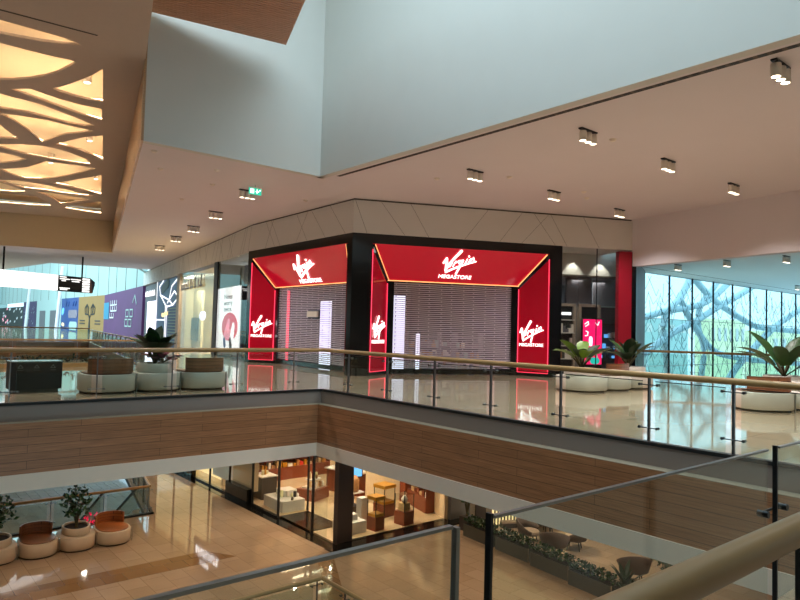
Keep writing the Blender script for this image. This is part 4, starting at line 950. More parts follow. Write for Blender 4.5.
for x0, x1, z in ((4.4, 4.9, .98), (4.4, 5.15, .84), (4.55, 4.85, .72), (5.3, 6.1, .86), (5.4, 6.0, .72), (4.4, 5.2, .2), (4.45, 5.0, .1)): b.stroke([(x0, z), (x1, z)], .07, P_(0, -.005, 0), ax, up, .012, 'screen_white')
b.build('white_lettering', bp)
b = MB(); rnd = random.Random(2)
for i in range(26): x, z = rnd.uniform(-.5, 4.0), rnd.uniform(.15, .9); b.stroke([(x, z), (x+rnd.uniform(.05, .25), z+rnd.uniform(-.06, .06))], .03, P_(0, -.005, 0), ax, up, .008, 'charcoal')
b.build('map_marks', hs)
for a in (.3, 6.35): MB().tube([P_(a, .15, 1.05), P_(a, .15, H-3.72+.02)], .06, 'black_matte', 8).build('rod', hs)
# ================================================================= window wall and what stands outside
ww = MB(); WY = 18.8
x = 33.1; xs = []
while x < 75: xs.append(x); x += 2.75
wf = tag(bpy.data.objects.new('window_1', None), 'tall curtain wall of glass with slim dark mullions', None, None, 'structure'); C.objects.link(wf); wf.location = (33, WY, 0)
for a in xs:
    b = MB(); b.box(a-.022, WY-.06, LOW, a+.022, WY+.04, 5.25, 'dsteel'); b.build('mullion', wf)
for z in (5.14, 2.65, .0, -2.6):
    b = MB(); b.box(33, WY-.02, z, 75, WY+.03, z+.035, 'steel'); b.build('transom', wf)
for a, c in zip(xs[:-1], xs[1:]):
    b = MB(); b.box(a+.05, WY, LOW, c-.05, WY+.02, 5.2, 'glass_win'); b.build('pane', wf)
b = MB(); b.box(75, -10, LOW, 75.3, 19, 5.3, 'white_wall'); struct(b, 'wall_end', 'white end wall beside the window wall')
# curved pale steel members
dg = thing('diagrid_structure', 'pale curved steel members crossing outside the window wall', 'structure', (50, 24, -12))
def member(pts, w):
    b = MB(); n = 24; P = []
    for i in range(n+1):
        t = i/n*(len(pts)-1); k = min(int(t), len(pts)-2); f = t-k
        g = [Vector(pts[max(0, min(len(pts)-1, k+j))]) for j in (-1, 0, 1, 2)]
        P.append(.5*((2*g[1])+(g[2]-g[0])*f+(2*g[0]-5*g[1]+4*g[2]-g[3])*f*f+(3*g[1]-g[0]-3*g[2]+g[3])*f**3))
    b.tube(P, w, 'sky_steel', 10); b.build('member', dg)
Y = 24
for pts, w in (([(40.4, Y, -0.1), (42.5, Y, 0.5), (46.5, Y, 2.0), (49.8, Y, 2.9), (54.4, Y, 4.4), (57.8, Y, 5.4), (64.1, Y, 7.5)], .26), ([(40.7, Y, 2.7), (42.5, Y, 3.0), (45.2, Y, 3.5), (49.3, Y, 4.0), (52.3, Y, 4.7), (55.5, Y, 6.2)], .24),
               ([(45.9, Y, -6), (45.7, Y, -1.5), (45.2, Y, 1.1), (45.0, Y, 2.4), (45.6, Y, 3.5), (47.4, Y, 4.6), (49.2, Y, 6.4)], .24), ([(49, Y, 6.5), (51.2, Y, 5.4), (53.3, Y, 4.6), (56.6, Y, 3.7), (60.9, Y, 2.8), (65.5, Y, 2.6), (71.5, Y, 2.5)], .26),
               ([(76.5, Y, 6.3), (71.5, Y, 4.7), (65.5, Y, 2.9), (60.3, Y, 0.7), (55.6, Y, -1.8), (52, Y, -6)], .28), ([(47.4, Y, 4.5), (49.3, Y, 2.8), (52.3, Y, 0.9), (55.5, Y, 0.2), (64.2, Y, -0.4), (73.1, Y, -0.7)], .24),
               ([(50.5, Y, -6), (50.8, Y, -1.7), (51.3, Y, 0.7), (50.3, Y, 2.5), (50.7, Y, 4.2), (53.3, Y, 6.0), (56, Y, 9)], .22)): member(pts, w)
lc = thing('lace_screen', 'thin dark leaf-like lace pattern of metal outside the window wall', 'screen', (50, 21.5, -12))
rnd = random.Random(11); b = MB()
def arc(x0, z0, x1, z1, bow):
    n = 2; P = []
    for i in range(n+1):
        t = i/n; P.append((x0+(x1-x0)*t+(z1-z0)*bow*math.sin(math.pi*t), 21.5, z0+(z1-z0)*t-(x1-x0)*bow*math.sin(math.pi*t)))
    b.tube(P, .016, 'lace', 4, cap=False)
for i in range(36):
    for j in range(9):
        x0 = 36+i*1.35; z0 = -5.5+j*1.15; sg = 1 if (i+j) % 2 else -1
        for k in range(2):
            xa = x0+rnd.uniform(0, .7); h = z0+k*.55; L1 = rnd.uniform(.8, 1.7); an = R(rnd.choice((40, 50, 62)))
            arc(xa, h, xa+sg*L1*math.cos(an), h+L1*math.sin(an), 0)
            if rnd.random() < .6: arc(xa, h, xa-sg*rnd.uniform(.3, .7), h+rnd.uniform(.3, .7), 0)
        if rnd.random() < .4: arc(x0, z0, x0+rnd.uniform(-.4, .4), z0+1.4, .05)
b.build('lacework', lc)
for i, (x0, y0, x1, y1, h, m, l) in enumerate(((87, 40, 98, 42, 4.2, 'green_bld', 'pale green low block far outside the window wall, middle'), (120, 74, 150, 84, 5.5, 'bluegrey', 'pale blue block far outside behind the green one'), (118, 44, 140, 56, 3, 'green_bld', 'pale green block far outside at the right edge'))):
    r = thing('distant_building', l, 'building', ((x0+x1)/2, y0, -12)); MB().box(x0, y0, -12, x1, y1, h, m).build('wall', r)
    b = MB()
    for k in range(6): xx = x0+(k+.3)*(x1-x0)/6; b.box(xx, y0-.1, h-3, xx+(x1-x0)/14, y0, h-1.2, 'white_wall')
    b.build('windows', r)

# ================================================================= lower level shop
zf = LOW
b = MB()
b.box(12.75, 18.15, LOW, 17.75, 18.3, LOW+.06, 'black_stone'); b.box(12.6, 22.1, LOW, 12.75, 36, LOW+.08, 'black_stone'); b.box(12.5, 24.3, LOW, 12.75, 26.3, LOW+.62, 'black_stone'); b.box(12.5, 30, LOW, 12.75, 36, LOW+.4, 'black_stone')
b.box(12.25, 17.6, LOW, 12.75, 40, LOW+.012, 'black_stone'); b.box(12.75, 19.75, LOW+.01, 14.0, 22.05, LOW+.075, 'black_stone'); b.box(12.2, 17.55, LOW, 18.3, 18.15, LOW+.05, 'black_stone')
struct(b, 'baseboard_shop', 'black granite plinth under the lower shop glass')
b = MB(); b.prism([(12.75, 18.3), (17.8, 18.3), (24, 27), (24, 37), (12.75, 37)], LOW, LOW+.07, 'floor_shop'); struct(b, 'floor', 'cream marble floor of the lower shop')
b = MB()
b.hexa((17.7, 18.2, LOW), (18.95, 22.6, LOW), (18.95, 22.6, -1.6), (17.7, 18.2, -1.6), (.12, -.03, 0), 'cream_low')
b.hexa((18.95, 22.6, LOW), (23, 23.2, LOW), (23, 23.2, -1.6), (18.95, 22.6, -1.6), (.0, -.12, 0), 'cream_low')
b.box(13.9, 27.6, LOW, 23, 27.75, -1.6, 'cream_low'); b.box(22.9, 23, LOW, 23, 27.7, -1.6, 'copper')
b.box(12.78, 24.3, LOW+.5, 13.0, 26.2, -1.6, 'cream_low'); b.box(12.78, 26.6, LOW+.5, 13.0, 28.2, -1.6, 'white')
b.box(13.4, 28.4, LOW, 13.5, 37, -1.6, 'lit_cream'); b.box(13.0, 27.6, LOW, 13.9, 27.75, -1.6, 'cream_low')
b.box(17.85, 18.0, LOW, 18.9, 18.15, -1.6, 'grey_panel')
struct(b, 'wall_lower_shop', 'warm cream walls of the lower shop')
lcol = MB(); lcol.prism([(12.72, 18.18), (13.34, 18.18), (13.34, 18.42), (12.72, 18.42)], LOW, -1.6, 'brown_dark')
tag(lcol.build('corner_column', None, (13, 18.3, LOW)), 'dark brown corner column of the lit lower shop', 'column')
gs = thing('glass_shopfront', 'lit lower shop glazing with slim dark mullions, left of the brown corner column', 'shopfront', (12.7, 22, LOW))
for y in (19.7, 22.1, 24.2, 26.3, 28.3, 30.3, 32.5, 35):
    b = MB(); b.box(12.66, y-.03, LOW+.012, 12.74, y+.03, -1.63, 'black_matte'); b.build('mullion', gs)
ys = [18.75, 19.7, 22.1, 24.2, 26.3, 28.3, 30.3, 32.5, 35]
for a, c in zip(ys[:-1], ys[1:]):
    if a == 19.7: continue
    b = MB(); b.box(12.69, a+.03, LOW+.08, 12.705, c-.03, -1.63, 'glass_shop'); b.build('glass_pane', gs)
for x0, y0, x1, y1 in ((12.72, 22.09, 14.0, 22.105), (12.72, 19.7, 14.0, 19.715), (13.99, 19.75, 14.005, 22.05)): b = MB(); b.box(x0, y0, LOW+.08, x1, y1, -1.63, 'glass_shop'); b.build('glass_pane', gs)
b = MB(); b.box(13.97, 22.06, LOW+.08, 14.03, 22.12, -1.63, 'black_matte'); b.build('mullion', gs)
gs = thing('glass_shopfront', 'lit lower shop glazing right of the brown corner column', 'shopfront', (15.5, 18.2, LOW))
for a, c in ((13.37, 15.6), (15.62, 17.68)): b = MB(); b.box(a, 18.2, LOW+.06, c, 18.215, -1.63, 'glass_shop'); b.build('glass_pane', gs)
# lit letters on the lower fascia, seen mirrored in the floor
lt = thing('lit_lettering', 'white lit letters above the lower shop glass, mirrored in the floor', 'sign', (12.5, 27, -2.9))
b = MB(); lO = Vector((12.5, 29.0, -2.75))
for i in range(9): b.stroke([(i*.27, 0), (i*.27+.02, .3)], .045, lO, (0, -1, 0), (0, 0, 1), .03, 'letters_strong'); b.stroke([(i*.27, .28 if i % 2 else .02), (i*.27+.14, .26 if i % 2 else .05)], .035, lO, (0, -1, 0), (0, 0, 1), .03, 'letters_strong')
for i in range(4): b.stroke([(.5+i*.25, .55), (.52+i*.25, .68)], .06, lO, (0, -1, 0), (0, 0, 1), .03, 'letters_strong')
b.build('letters', lt); b = MB(); b.box(12.53, 25.6, -3.1, 12.6, 29.4, -1.7, 'black_matte'); b.build('backing_board', lt)

def shelf_unit(name, label, p, q, z0, z1, rows, depth, m, seed, inward, goods):
    p, q = Vector(p), Vector(q); d = (q-p).normalized(); n = Vector((-d.y, d.x))*inward; L_ = (q-p).length
    r = thing(name, label, 'shelf', (p.x, p.y, LOW+.07)); b = MB(); rnd = random.Random(seed)
    fbox(b, p, d, n, 0, L_, 0, .04, LOW+z0, LOW+z1, m); b.build('back_panel', r)
    for t in (0, L_-.04): b = MB(); fbox(b, p, d, n, t, t+.04, .04, depth, LOW+z0, LOW+z1, m); b.build('side_panel', r)
    g = MB()
    for i in range(rows):
        zz = LOW+z0+.5+(z1-z0-.5)*i/rows if z0 < .2 else LOW+z0+(z1-z0)*i/rows
        b = MB(); fbox(b, p, d, n, .04, L_-.04, .04, depth, zz, zz+.04, m); b.build('shelf_board', r)
        t = .1
        while t < L_-.25: w = rnd.uniform(.08, .24); fbox(g, p, d, n, t, t+w, .1, depth-.06, zz+.04, zz+.04+rnd.uniform(.1, .3), rnd.choice(goods)); t += w+rnd.uniform(.02, .15)
    tag(g.build('goods', r), None, None, None, 'stuff')
    if z0 < .2: b = MB(); fbox(b, p, d, n, .04, L_-.04, .04, depth+.02, LOW+.07, LOW+z0+.5, m); b.build('drawer_front', r)
shelf_unit('wall_shelf', 'brown shelving with baskets at the right end of the lower shop', (17.95, 19.0), (18.45, 20.75), .1, 2.6, 4, .4, 'copper', 3, 1, ['basket', 'paper', 'copper'])
shelf_unit('wall_shelf', 'long red-brown shelving filled with boxes along the back of the lower shop', (14.1, 27.5), (18.4, 27.5), .1, 2.6, 5, .4, 'copper', 5, -1, ['basket', 'gold', 'red_small', 'paper', 'jar_mix'])
def boxy(name, label, cat, x, y, w, d, h, m, z=None, rz=0, grp=None):
    z = LOW+.07 if z is None else z; u = (math.cos(rz), math.sin(rz)); n = (-u[1], u[0])
    r = thing(name, label, cat, (x, y, z), 0, grp); MB().obox((x, y, z), u, n, w, d, h, m).build('body', r); return r, u, n
# counter
r, u, n = boxy('shop_counter', 'red-brown shop counter with white top and goods, behind the corner column', 'counter', 17.0, 23.6, .7, 1.9, .95, 'copper', rz=.25)
MB().obox((17.0, 23.6, LOW+1.02), u, n, .85, 2.05, .05, 'white').build('worktop', r)
GG = 'small goods on the lower shop displays'
def goods_on(x, y, z, cols, seed, w=.5, d=.4, n=6, where='', kind='box'):
    rnd = random.Random(seed)
    for i in range(n):
        px, py = x-w/2+w*(i+.5)/n, y+rnd.uniform(-d/2, d/2)*.7; b = MB(); m = cols[i % len(cols)]; h = rnd.uniform(.12, .28)
        if i % 2: b.lathe([(0, 0), (.045, 0), (.05, .02), (.05, h*.7), (.02, h*.8), (.02, h), (0, h)], (px, py, z), m, 12)
        else: b.obox((px, py, z), (1, 0), (0, 1), .09, .09, h, m)
        tag(b.build('bottle' if i % 2 else 'gift_box', None, (px, py, z)), 'small '+('bottle' if i % 2 else 'box')+' '+where, 'bottle' if i % 2 else 'box', ('bottles ' if i % 2 else 'boxes ')+where)
goods_on(17.0, 23.4, LOW+1.07, ['jar_mix', 'green_bld', 'copper'], 1, .6, 1.5, 6, 'standing on the white counter top in the lower shop')
# white window plinths
r, u, n = boxy('display_plinth', 'large white display plinth with figures in the left lower window', 'display stand', 13.5, 23.05, 1.0, 1.5, .42, 'white'); MB().obox((13.75, 23.3, LOW+.49), u, n, .6, .6, .22, 'white').build('upper_step', r)
goods_on(13.65, 22.7, LOW+.49, ['green_bld', 'black_matte', 'paper'], 2, .7, 1.0, 6, 'on the large white plinth in the left lower window')
r, u, n = boxy('side_cabinet', 'dark cabinet with white top beside the large white plinth', 'cabinet', 13.6, 24.9, .7, .9, .9, 'brown_dark'); MB().obox((13.6, 24.9, LOW+.97), u, n, .76, .96, .04, 'white').build('worktop', r)
goods_on(13.6, 24.9, LOW+1.01, ['green_bld', 'gold'], 3, .4, .5, 3, 'on the dark cabinet by the lower window')
r, u, n = boxy('display_plinth', 'white display plinth with small boxes in the lower window left of the column', 'display stand', 13.85, 19.05, .9, .8, .40, 'white'); MB().obox((13.8, 19.2, LOW+.47), u, n, .6, .6, .2, 'white').build('upper_step', r)
goods_on(13.8, 19.2, LOW+.67, ['copper', 'basket'], 4, .4, .3, 4, 'on the white plinth left of the brown column')
r, u, n = boxy('display_table', 'low red-brown display table heaped with goods in the middle of the lower shop', 'table', 15.2, 23.6, 1.1, .9, .45, 'copper', rz=.4); MB().obox((15.2, 23.6, LOW+.52), u, n, .8, .6, .06, 'white').obox((15.2, 23.6, LOW+.85), u, n, .6, .4, .04, 'white').obox((15.2, 23.6, LOW+.58), u, n, .06, .06, .3, 'white').build('tiers', r)
goods_on(15.2, 23.6, LOW+.89, ['jar_mix', 'green_bld', 'red_small'], 5, .5, .3, 5, 'on the top tier of the low red-brown table')
goods_on(15.2, 23.35, LOW+.58, ['basket', 'jar_mix', 'paper'], 6, .7, .2, 6, 'on the lower tier of the low red-brown table')
# glass cases on red-brown bases
def case(label, x, y, s, tray=True, rz=.1):
    r, u, n = boxy('display_case', label, 'display case', x, y, s, s, .48, 'copper', rz=rz, grp='glass display cases')
    z = LOW+.55
    for a, c in ((-1, -1), (1, -1), (1, 1), (-1, 1)):
        px = x+u[0]*a*s*.47+n[0]*c*s*.47; py = y+u[1]*a*s*.47+n[1]*c*s*.47; MB().box(px-.012, py-.012, z, px+.012, py+.012, z+.62, 'black_matte').build('corner_post', r)
    if tray:
        MB().obox((x, y, z), u, n, s*.9, s*.9, .10, 'gold').build('lower_tray', r); MB().obox((x, y, z+.6), u, n, s*1.05, s*1.05, .12, 'gold').build('upper_tray', r)
    else: MB().obox((x, y, z), u, n, s*.6, s*.6, .28, 'basket').build('hamper', r); MB().lathe([(0, .3), (.1, .3), (.13, .42), (.05, .55), (0, .56)], (x, y, z), 'paper', 12).build('ornament', r)
    MB().obox((x, y, z+.1), u, n, s*.98, s*.98, .5, 'glass_shop').build('glass_box', r)
case('glass display case with gold trays on a red-brown base, nearest the brown column', 14.75, 18.7, .45)
case('glass display case with gold trays on a red-brown base, second from the brown column', 16.1, 19.9, .6)
case('glass display case holding a woven hamper and ornament, nearest the shop entrance', 16.05, 18.65, .52, False)
r, u, n = boxy('pedestal', 'slim white pedestal beside the nearest glass case in the lower shop', 'pedestal', 14.65, 19.4, .3, .3, 1.0, 'white')
r, u, n = boxy('display_stand', 'dark stand with a white tray and a jar of mixed goods in the lower shop', 'display stand', 15.3, 20.9, .45, .45, .3, 'brown_dark'); MB().box(15.25, 20.85, LOW+.37, 15.35, 20.95, LOW+.85, 'steel').obox((15.3, 20.9, LOW+.85), u, n, .7, .6, .04, 'white').build('tray', r); MB().lathe([(0, 0), (.22, 0), (.25, .1), (.25, .45), (.15, .6), (0, .6)], (15.3, 20.9, LOW+.89), 'jar_mix', 20).build('jar', r)
# art wall and screen
b = MB(); b.hexa((16.6, 21.7, LOW+.07), (18.3, 21.2, LOW+.07), (18.3, 21.2, LOW+2.6), (16.6, 21.7, LOW+2.6), (.04, .15, 0), 'cream_low'); struct(b, 'wall_partition', 'cream partition in the lower shop')
at_ = thing('wall_art', 'wide mosaic picture on the cream partition in the lower shop', 'picture', (17.6, 21.4, LOW+1.3)); b = MB(); b.hexa((17.05, 21.56, LOW+1.25), (18.2, 21.22, LOW+1.25), (18.2, 21.22, LOW+1.85), (17.05, 21.56, LOW+1.85), (-.012, -.04, 0), 'basket'); b.build('canvas', at_)
sc2 = thing('wall_screen', 'small blue screen on the cream partition in the lower shop', 'screen', (16.1, 21.8, LOW+1.2)); b = MB(); b.hexa((15.75, 21.9, LOW+1.15), (16.4, 21.75, LOW+1.15), (16.4, 21.75, LOW+1.95), (15.75, 21.9, LOW+1.95), (.01, .05, 0), 'black_matte'); b.build('casing', sc2)
b = MB(); b.hexa((15.79, 21.88, LOW+1.19), (16.36, 21.75, LOW+1.19), (16.36, 21.75, LOW+1.91), (15.79, 21.88, LOW+1.91), (-.005, -.012, 0), 'screen_blue'); b.build('screen', sc2)
boxy('shelf_stand', 'dark red stand with bags beside the art partition', 'display stand', 18.1, 20.98, .35, .35, .9, 'copper')
boxy('drawer_wall', 'long red-brown drawer cabinet at the far right of the lower shop', 'cabinet', 21.0, 23.7, 3.6, .6, .8, 'copper', rz=.15)

# ================================================================= lower cafe terrace
GT = 'charcoal planting troughs of the terrace'
tr = [(17.15, 15.75, 'charcoal trough with low hedge nearest the lower shop'), (17.0, 14.1, 'second charcoal trough with low hedge from the lower shop'), (16.75, 12.42, 'third charcoal trough with low hedge from the lower shop'), (16.45, 10.8, 'charcoal trough with low hedge farthest from the lower shop'), (16.3, 9.2, 'charcoal trough with low hedge behind the oak handrail')]
t0 = thing('planting_trough', tr[0][2], 'planter', (0, 0, 0), 0, GT)
MB().box(-.2, -.75, 0, .2, .75, .42, 'charcoal').build('trough', t0); MB().box(-.18, -.73, .4, .18, .73, .425, 'soil').build('soil', t0)
b = MB()
for i in range(8): foliage_mb(b, (0, -.65+i*.186, .56), .22, .14, .16, 34, .13, ['leaf_dark', 'leaf_dark', 'leaf'], i)
hd = tag(b.build('hedge', t0), None, None, None, 'stuff')
MB().box(-.22, -.79, 0, -.19, -.76, .46, 'chrome').build('corner_post', t0)
for i, (x, y, l) in enumerate(tr):
    o = t0 if i == 0 else copy_thing(t0, (x, y, LOW), 0, l)
    o.location = (x, y, LOW); o.rotation_euler = (0, 0, -.09)
def chair_proto():
    r = thing('lounge_chair', 'x', 'chair', (0, 0, 0), 0, 'brown terrace chairs')
    b = MB(); n = 20; vs = []
    for i in range(n+1):
        a = R(-25)+R(230)*i/n; hgt = .50+.40*max(0, math.sin((a-R(-25))/R(230)*math.pi))**1.2
        for rr, z in ((.40, .34), (.46, hgt), (.43, hgt), (.37, .34)): vs.append((rr*math.cos(a)*(1+.1*(z > .4)), rr*math.sin(a)*(1+.1*(z > .4)), z))
    fs = [(i*4+j, i*4+(j+1) % 4, i*4+4+(j+1) % 4, i*4+4+j) for i in range(n) for j in range(4)]+[(0, 1, 2, 3), (n*4+3, n*4+2, n*4+1, n*4)]
    b.add(vs, fs, 'chair', True); b.build('backrest', r)
    MB().lathe([(0, .30), (.3, .30), (.36, .34), (.36, .38), (0, .38)], (0, 0, 0), 'chair', 28).build('seat', r)
    MB().lathe([(0, .38), (.31, .38), (.33, .41), (.30, .45), (0, .46)], (0, 0, 0), 'cushion', 28).build('cushion', r)
    for a in (45, 135, 225, 315): c, s = math.cos(R(a)), math.sin(R(a)); MB().tube([(c*.22, s*.22, .31), (c*.3, s*.3, 0)], [.022, .014], 'black_matte', 8).build('leg', r)
    return r
ch = chair_proto()
CH = [(18.35, 14.6, -1.2-1.57+3.14, 'lounge chair turned sideways beside the second trough'), (18.0, 13.3, 2.2, 'lounge chair with its back to the third trough'), (19.1, 13.3, 3.6, 'lounge chair right of the small terrace table'), (19.7, 15.0, .0, 'lounge chair on the far side of the small terrace table'), (18.1, 10.5, 2.3, 'lone lounge chair just above the oak handrail')]
for i, (x, y, rz, l) in enumerate(CH):
    o = ch if i == 0 else copy_thing(ch, (x, y, LOW), rz, l)
    o.location = (x, y, LOW); o.rotation_euler = (0, 0, rz); o['label'] = l
def table(x, y, l):
    r = thing('terrace_table', l, 'table', (x, y, LOW), 0, 'terrace tables'); MB().lathe([(0, .68), (.36, .68), (.38, .70), (.36, .72), (0, .72)], (x, y, LOW), 'brown_dark', 32).build('tabletop', r)
    MB().lathe([(0, 0), (.22, 0), (.22, .02), (.03, .04), (.03, .68), (0, .68)], (x, y, LOW), 'black_matte', 20).build('pedestal', r)
table(18.95, 14.2, 'round dark terrace table between the lounge chairs')
for i, (dx, dy) in enumerate(((-.1, .05), (.08, .1), (.05, -.1))):
    b = MB(); b.lathe([(0, 0), (.035, 0), (.04, .02), (.04, .12), (0, .12)], (18.95+dx, 14.2+dy, LOW+.72), ['paper', 'screen_blue', 'chrome'][i], 12); tag(b.build('condiment_pot', None, (18.95+dx, 14.2+dy, LOW+.72)), ['white', 'pale blue', 'steel'][i]+' small pot on the terrace table', 'pot', 'pots on the terrace table')
# lit slatted screen behind the terrace
sl = thing('slatted_screen', 'warm lit screen with dark vertical slats behind the terrace', 'screen', (20.4, 17.0, LOW))
b = MB(); b.hexa((18.85, 16.75, LOW), (21.6, 15.3, LOW), (21.6, 15.3, -1.6), (18.85, 16.75, -1.6), (.05, .1, 0), 'lit_cream'); b.build('lit_back', sl)
for i in range(24):
    t = i/24; x, y = 18.85+2.75*t, 16.68-1.45*t; b = MB(); b.box(x-.02, y-.04, LOW, x+.02, y, -1.63, 'black_matte'); b.build('slat', sl)
b = MB(); b.hexa((18.85, 16.62, LOW+1.0), (21.6, 15.17, LOW+1.0), (21.6, 15.17, LOW+1.06), (18.85, 16.62, LOW+1.06), (.02, .04, 0), 'black_matte'); b.build('rail', sl)
bs = thing('low_ledge', 'low pale ledge under the lit slatted screen', 'bench', (20.2, 16.4, LOW)); MB().hexa((18.95, 16.5, LOW), (21.4, 15.2, LOW), (21.4, 15.2, LOW+.16), (18.95, 16.5, LOW+.16), (-.12, -.25, 0), 'brown_dark').build('base', bs); MB().hexa((18.95, 16.5, LOW+.16), (21.4, 15.2, LOW+.16), (21.4, 15.2, LOW+.22), (18.95, 16.5, LOW+.22), (-.12, -.25, 0), 'cushion').build('cushion', bs)
mb_ = thing('menu_board', 'dark standing board among the plants beside the lower shop', 'board', (18.3, 16.9, LOW)); MB().box(18.05, 16.88, LOW+.25, 18.6, 16.94, LOW+1.3, 'brown_dark').build('panel', mb_); MB().box(18.1, 16.8, LOW, 18.15, 17.02, LOW+.25, 'black_matte').box(18.5, 16.8, LOW, 18.55, 17.02, LOW+.25, 'black_matte').build('foot', mb_)
tb = thing('plant_pot', 'square brown pot of the small tree beside the lower shop', 'planter', (17.6, 16.9, LOW)); MB().box(17.4, 16.7, LOW, 17.8, 17.1, LOW+.5, 'brown_dark').build('pot', tb)
plant('potted_tree', 'small dark tree in a square pot between the lower shop and the terrace', 17.6, 16.9, LOW+.5, bushy(12, .55, 1.9, ['leaf_dark'], 320))

plant('potted_plant', 'leafy dark plant just above the oak handrail beside the lone lounge chair', 18.9, 9.9, LOW+.02, bushy(31, .5, 1.2, ['leaf_dark', 'leaf'], 260))
plant('potted_plant', 'spiky dark plant in the last trough behind the oak handrail', 16.3, 9.75, LOW+.44, big_leaves(33, 9, .8, .14, ['leaf_dark'], 1.2, .5, .2, .2))
# escalator going down beyond the lower left railing
es = thing('escalator', 'escalator going down behind the lower left railing', 'escalator', (8.0, 26, LOW))
def ebar(x0, x1, z0, z1, m, nm):
    b = MB(); p, q = (26.0, LOW), (35.0, LL)
    b.add([(x0, p[0], p[1]+z0), (x1, p[0], p[1]+z0), (x1, q[0], q[1]+z0), (x0, q[0], q[1]+z0), (x0, p[0], p[1]+z1), (x1, p[0], p[1]+z1), (x1, q[0], q[1]+z1), (x0, q[0], q[1]+z1)], [(0, 3, 2, 1), (4, 5, 6, 7), (0, 1, 5, 4), (1, 2, 6, 5), (2, 3, 7, 6), (3, 0, 4, 7)], m); return b.build(nm, es)
ebar(7.35, 7.6, -.6, .05, 'print_white', 'side_skirt'); ebar(8.6, 8.85, -.6, .05, 'print_white', 'side_skirt'); ebar(7.46, 7.5, .05, .85, 'glass', 'balustrade'); ebar(8.7, 8.74, .05, .85, 'glass', 'balustrade'); ebar(7.44, 7.52, .85, .92, 'black_matte', 'handrail'); ebar(8.68, 8.76, .85, .92, 'black_matte', 'handrail')
b = MB()
for i in range(26): y = 26+i*9/26; z = LOW-(i+1)*5.4/26; b.box(7.6, y, z-.25, 8.6, y+9/26, z, 'bluegrey')
b.build('steps', es)
b = MB(); b.box(5.0, 27, LL, 5.3, 30, LL+2.4, 'dsteel'); b.box(5.0, 27, LL, 6.6, 27.2, LL+2.4, 'print_white'); tag(b.build('kiosk', None, (5.2, 28, LL)), 'white and dark stand two levels down behind the railing', 'kiosk')

# ================================================================= light
w = bpy.data.worlds.new('sky'); bpy.context.scene.world = w; w.use_nodes = True
bg = w.node_tree.nodes['Background']; bg.inputs[0].default_value = (.55, .85, 1.0, 1); bg.inputs[1].default_value = E_WORLD
day = (.86, .95, 1.0)
area(5.1, 7.5, 14.5, 11, 11, E_SKY, day, name='skylight')
area(4, 90, 17.8, 50, 60, E_SKY2, (.62, .92, 1.0), name='skylight')
area(-6, 45, 16, 14, 20, 400, day, name='skylight')
# spots added without fittings to brighten the gallery
for x, y in ((13, 2), (17, 2), (3, 17.6), (6.6, 17.6), (-2, 20), (10, 30), (14, 40), (24, 8), (4, 23.5), (16, 6)): spot(x, y, H-.1, E_SPOT*.8, 150, 1)
# closed store and neighbours
area(18.5, 20.5, 4.3, 5, 4, 60, (.9, .85, 1)); area(15.8, 24, 4.3, 1.5, 4, 35, (.9, .85, 1))
area(24.6, 17.2, 4.0, 2.2, 1.5, 60, (1, .95, .9))
for t in (8.8, 9.9, 11.2): p = at(P0, dR, nR, t, 1.9, 5.08); spot(p[0], p[1], p[2], 60, 80, .4, (1, .93, .8), .04)
p = at(PL, dF, nF, 12, .65, 4.7); area(p[0], p[1], p[2], .8, 8, 800, (1, .93, .72)); p = at(PL, dF, nF, 24, 2.5, 4.8)
p = at(PL, dF, nF, 3, .8, 4.8); area(p[0], p[1], p[2], .6, 3, 15, (.9, .95, 1))
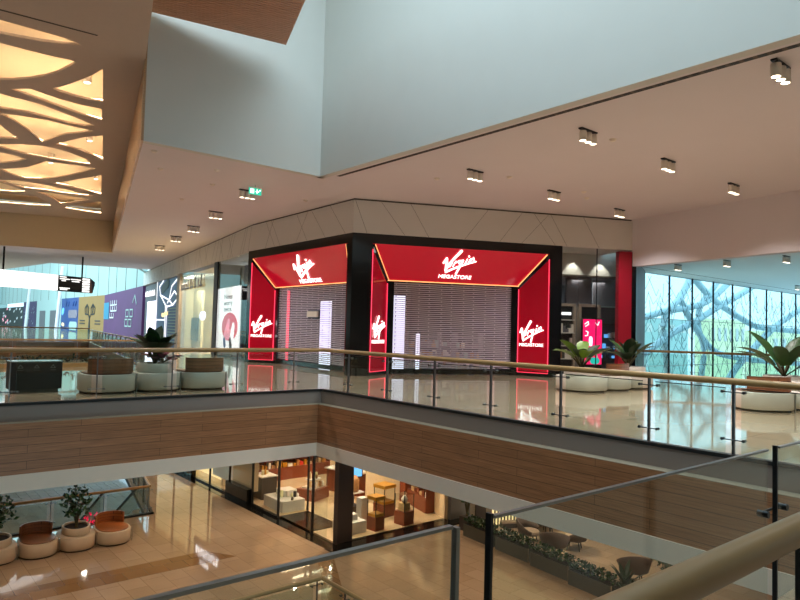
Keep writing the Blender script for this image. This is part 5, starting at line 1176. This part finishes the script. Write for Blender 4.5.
# lower gallery
lw = (1, .80, .58)
for x, y, e in ((10.8, 21, 1.2), (10.8, 27, 1), (10.6, 16.5, 1.2), (13.5, 14.5, 1.1), (14, 10.5, 1), (11.5, 11, .9), (5.5, 20, 1.2), (1, 20, .9), (7, 17, 1.0), (3, 16, .9), (10.5, 33, 1), (19, 11, 1.8), (19, 14.2, 2.0), (17.5, 7.5, .7), (12, 6, .7), (9, 22.8, .8)): spot(x, y, -1.72, E_LOW*e, 125, .9, lw, .06)
for x, y in ((14.5, 21), (16.8, 20.5), (15, 24.5), (17.5, 25.5), (20.5, 24.8), (14, 19.2)): spot(x, y, -1.7, E_SHOP*2.2, 150, 1, (1, .82, .6), .05)
spot(2, 32, -2.2, 500, 150, 1, (1, .9, .75), .1); spot(6, 38, -2.2, 500, 150, 1, (1, .9, .75), .1); spot(8, 30, -2.2, 300, 150, 1, (1, .9, .75), .1); spot(2, 5, -2, 150, 140, 1, lw, .06)
# linear ceiling lights of the lower gallery (their reflections streak the floor)
for i, y in enumerate((23.6, 24.6, 25.6, 26.6)):
    b = MB(); b.box(15.6, y, -1.68, 17.2, y+.06, -1.63, 'strip_warm'); tag(b.build('strip_light', None, (16.4, y, -1.65)), 'short linear ceiling light inside the lower shop, mirrored in the floor', 'ceiling light', 'linear lights in the lower shop')
# ================================================================= camera
cam = bpy.data.cameras.new('camera'); co = bpy.data.objects.new('camera', cam); C.objects.link(co)
cam.sensor_width = 36; cam.sensor_fit = 'HORIZONTAL'; cam.lens = 651.46/800*36; cam.clip_end = 500; cam.clip_start = .05
rt, dn, fw = Vector((.76658708, -.64156686, .02713329)), Vector((.0491402, .01648062, -.99865591)), Vector((.64025736, .76689006, .04416055))
m = Matrix.Identity(4)
for i in range(3): m[i][0] = rt[i]; m[i][1] = -dn[i]; m[i][2] = -fw[i]
m[0][3], m[1][3], m[2][3] = 0, 0, 1.7
co.matrix_world = m
S = bpy.context.scene; S.camera = co
S.view_settings.view_transform = 'Standard'; S.view_settings.look = 'None'; S.view_settings.exposure = EXPO; S.view_settings.gamma = 1
S.view_settings.use_curve_mapping = False
S.cycles.max_bounces = 10; S.cycles.diffuse_bounces = 5; S.cycles.glossy_bounces = 5; S.cycles.transparent_max_bounces = 40; S.cycles.sample_clamp_indirect = 6
S.cycles.use_denoising = True; S.cycles.caustics_reflective = False; S.cycles.caustics_refractive = False
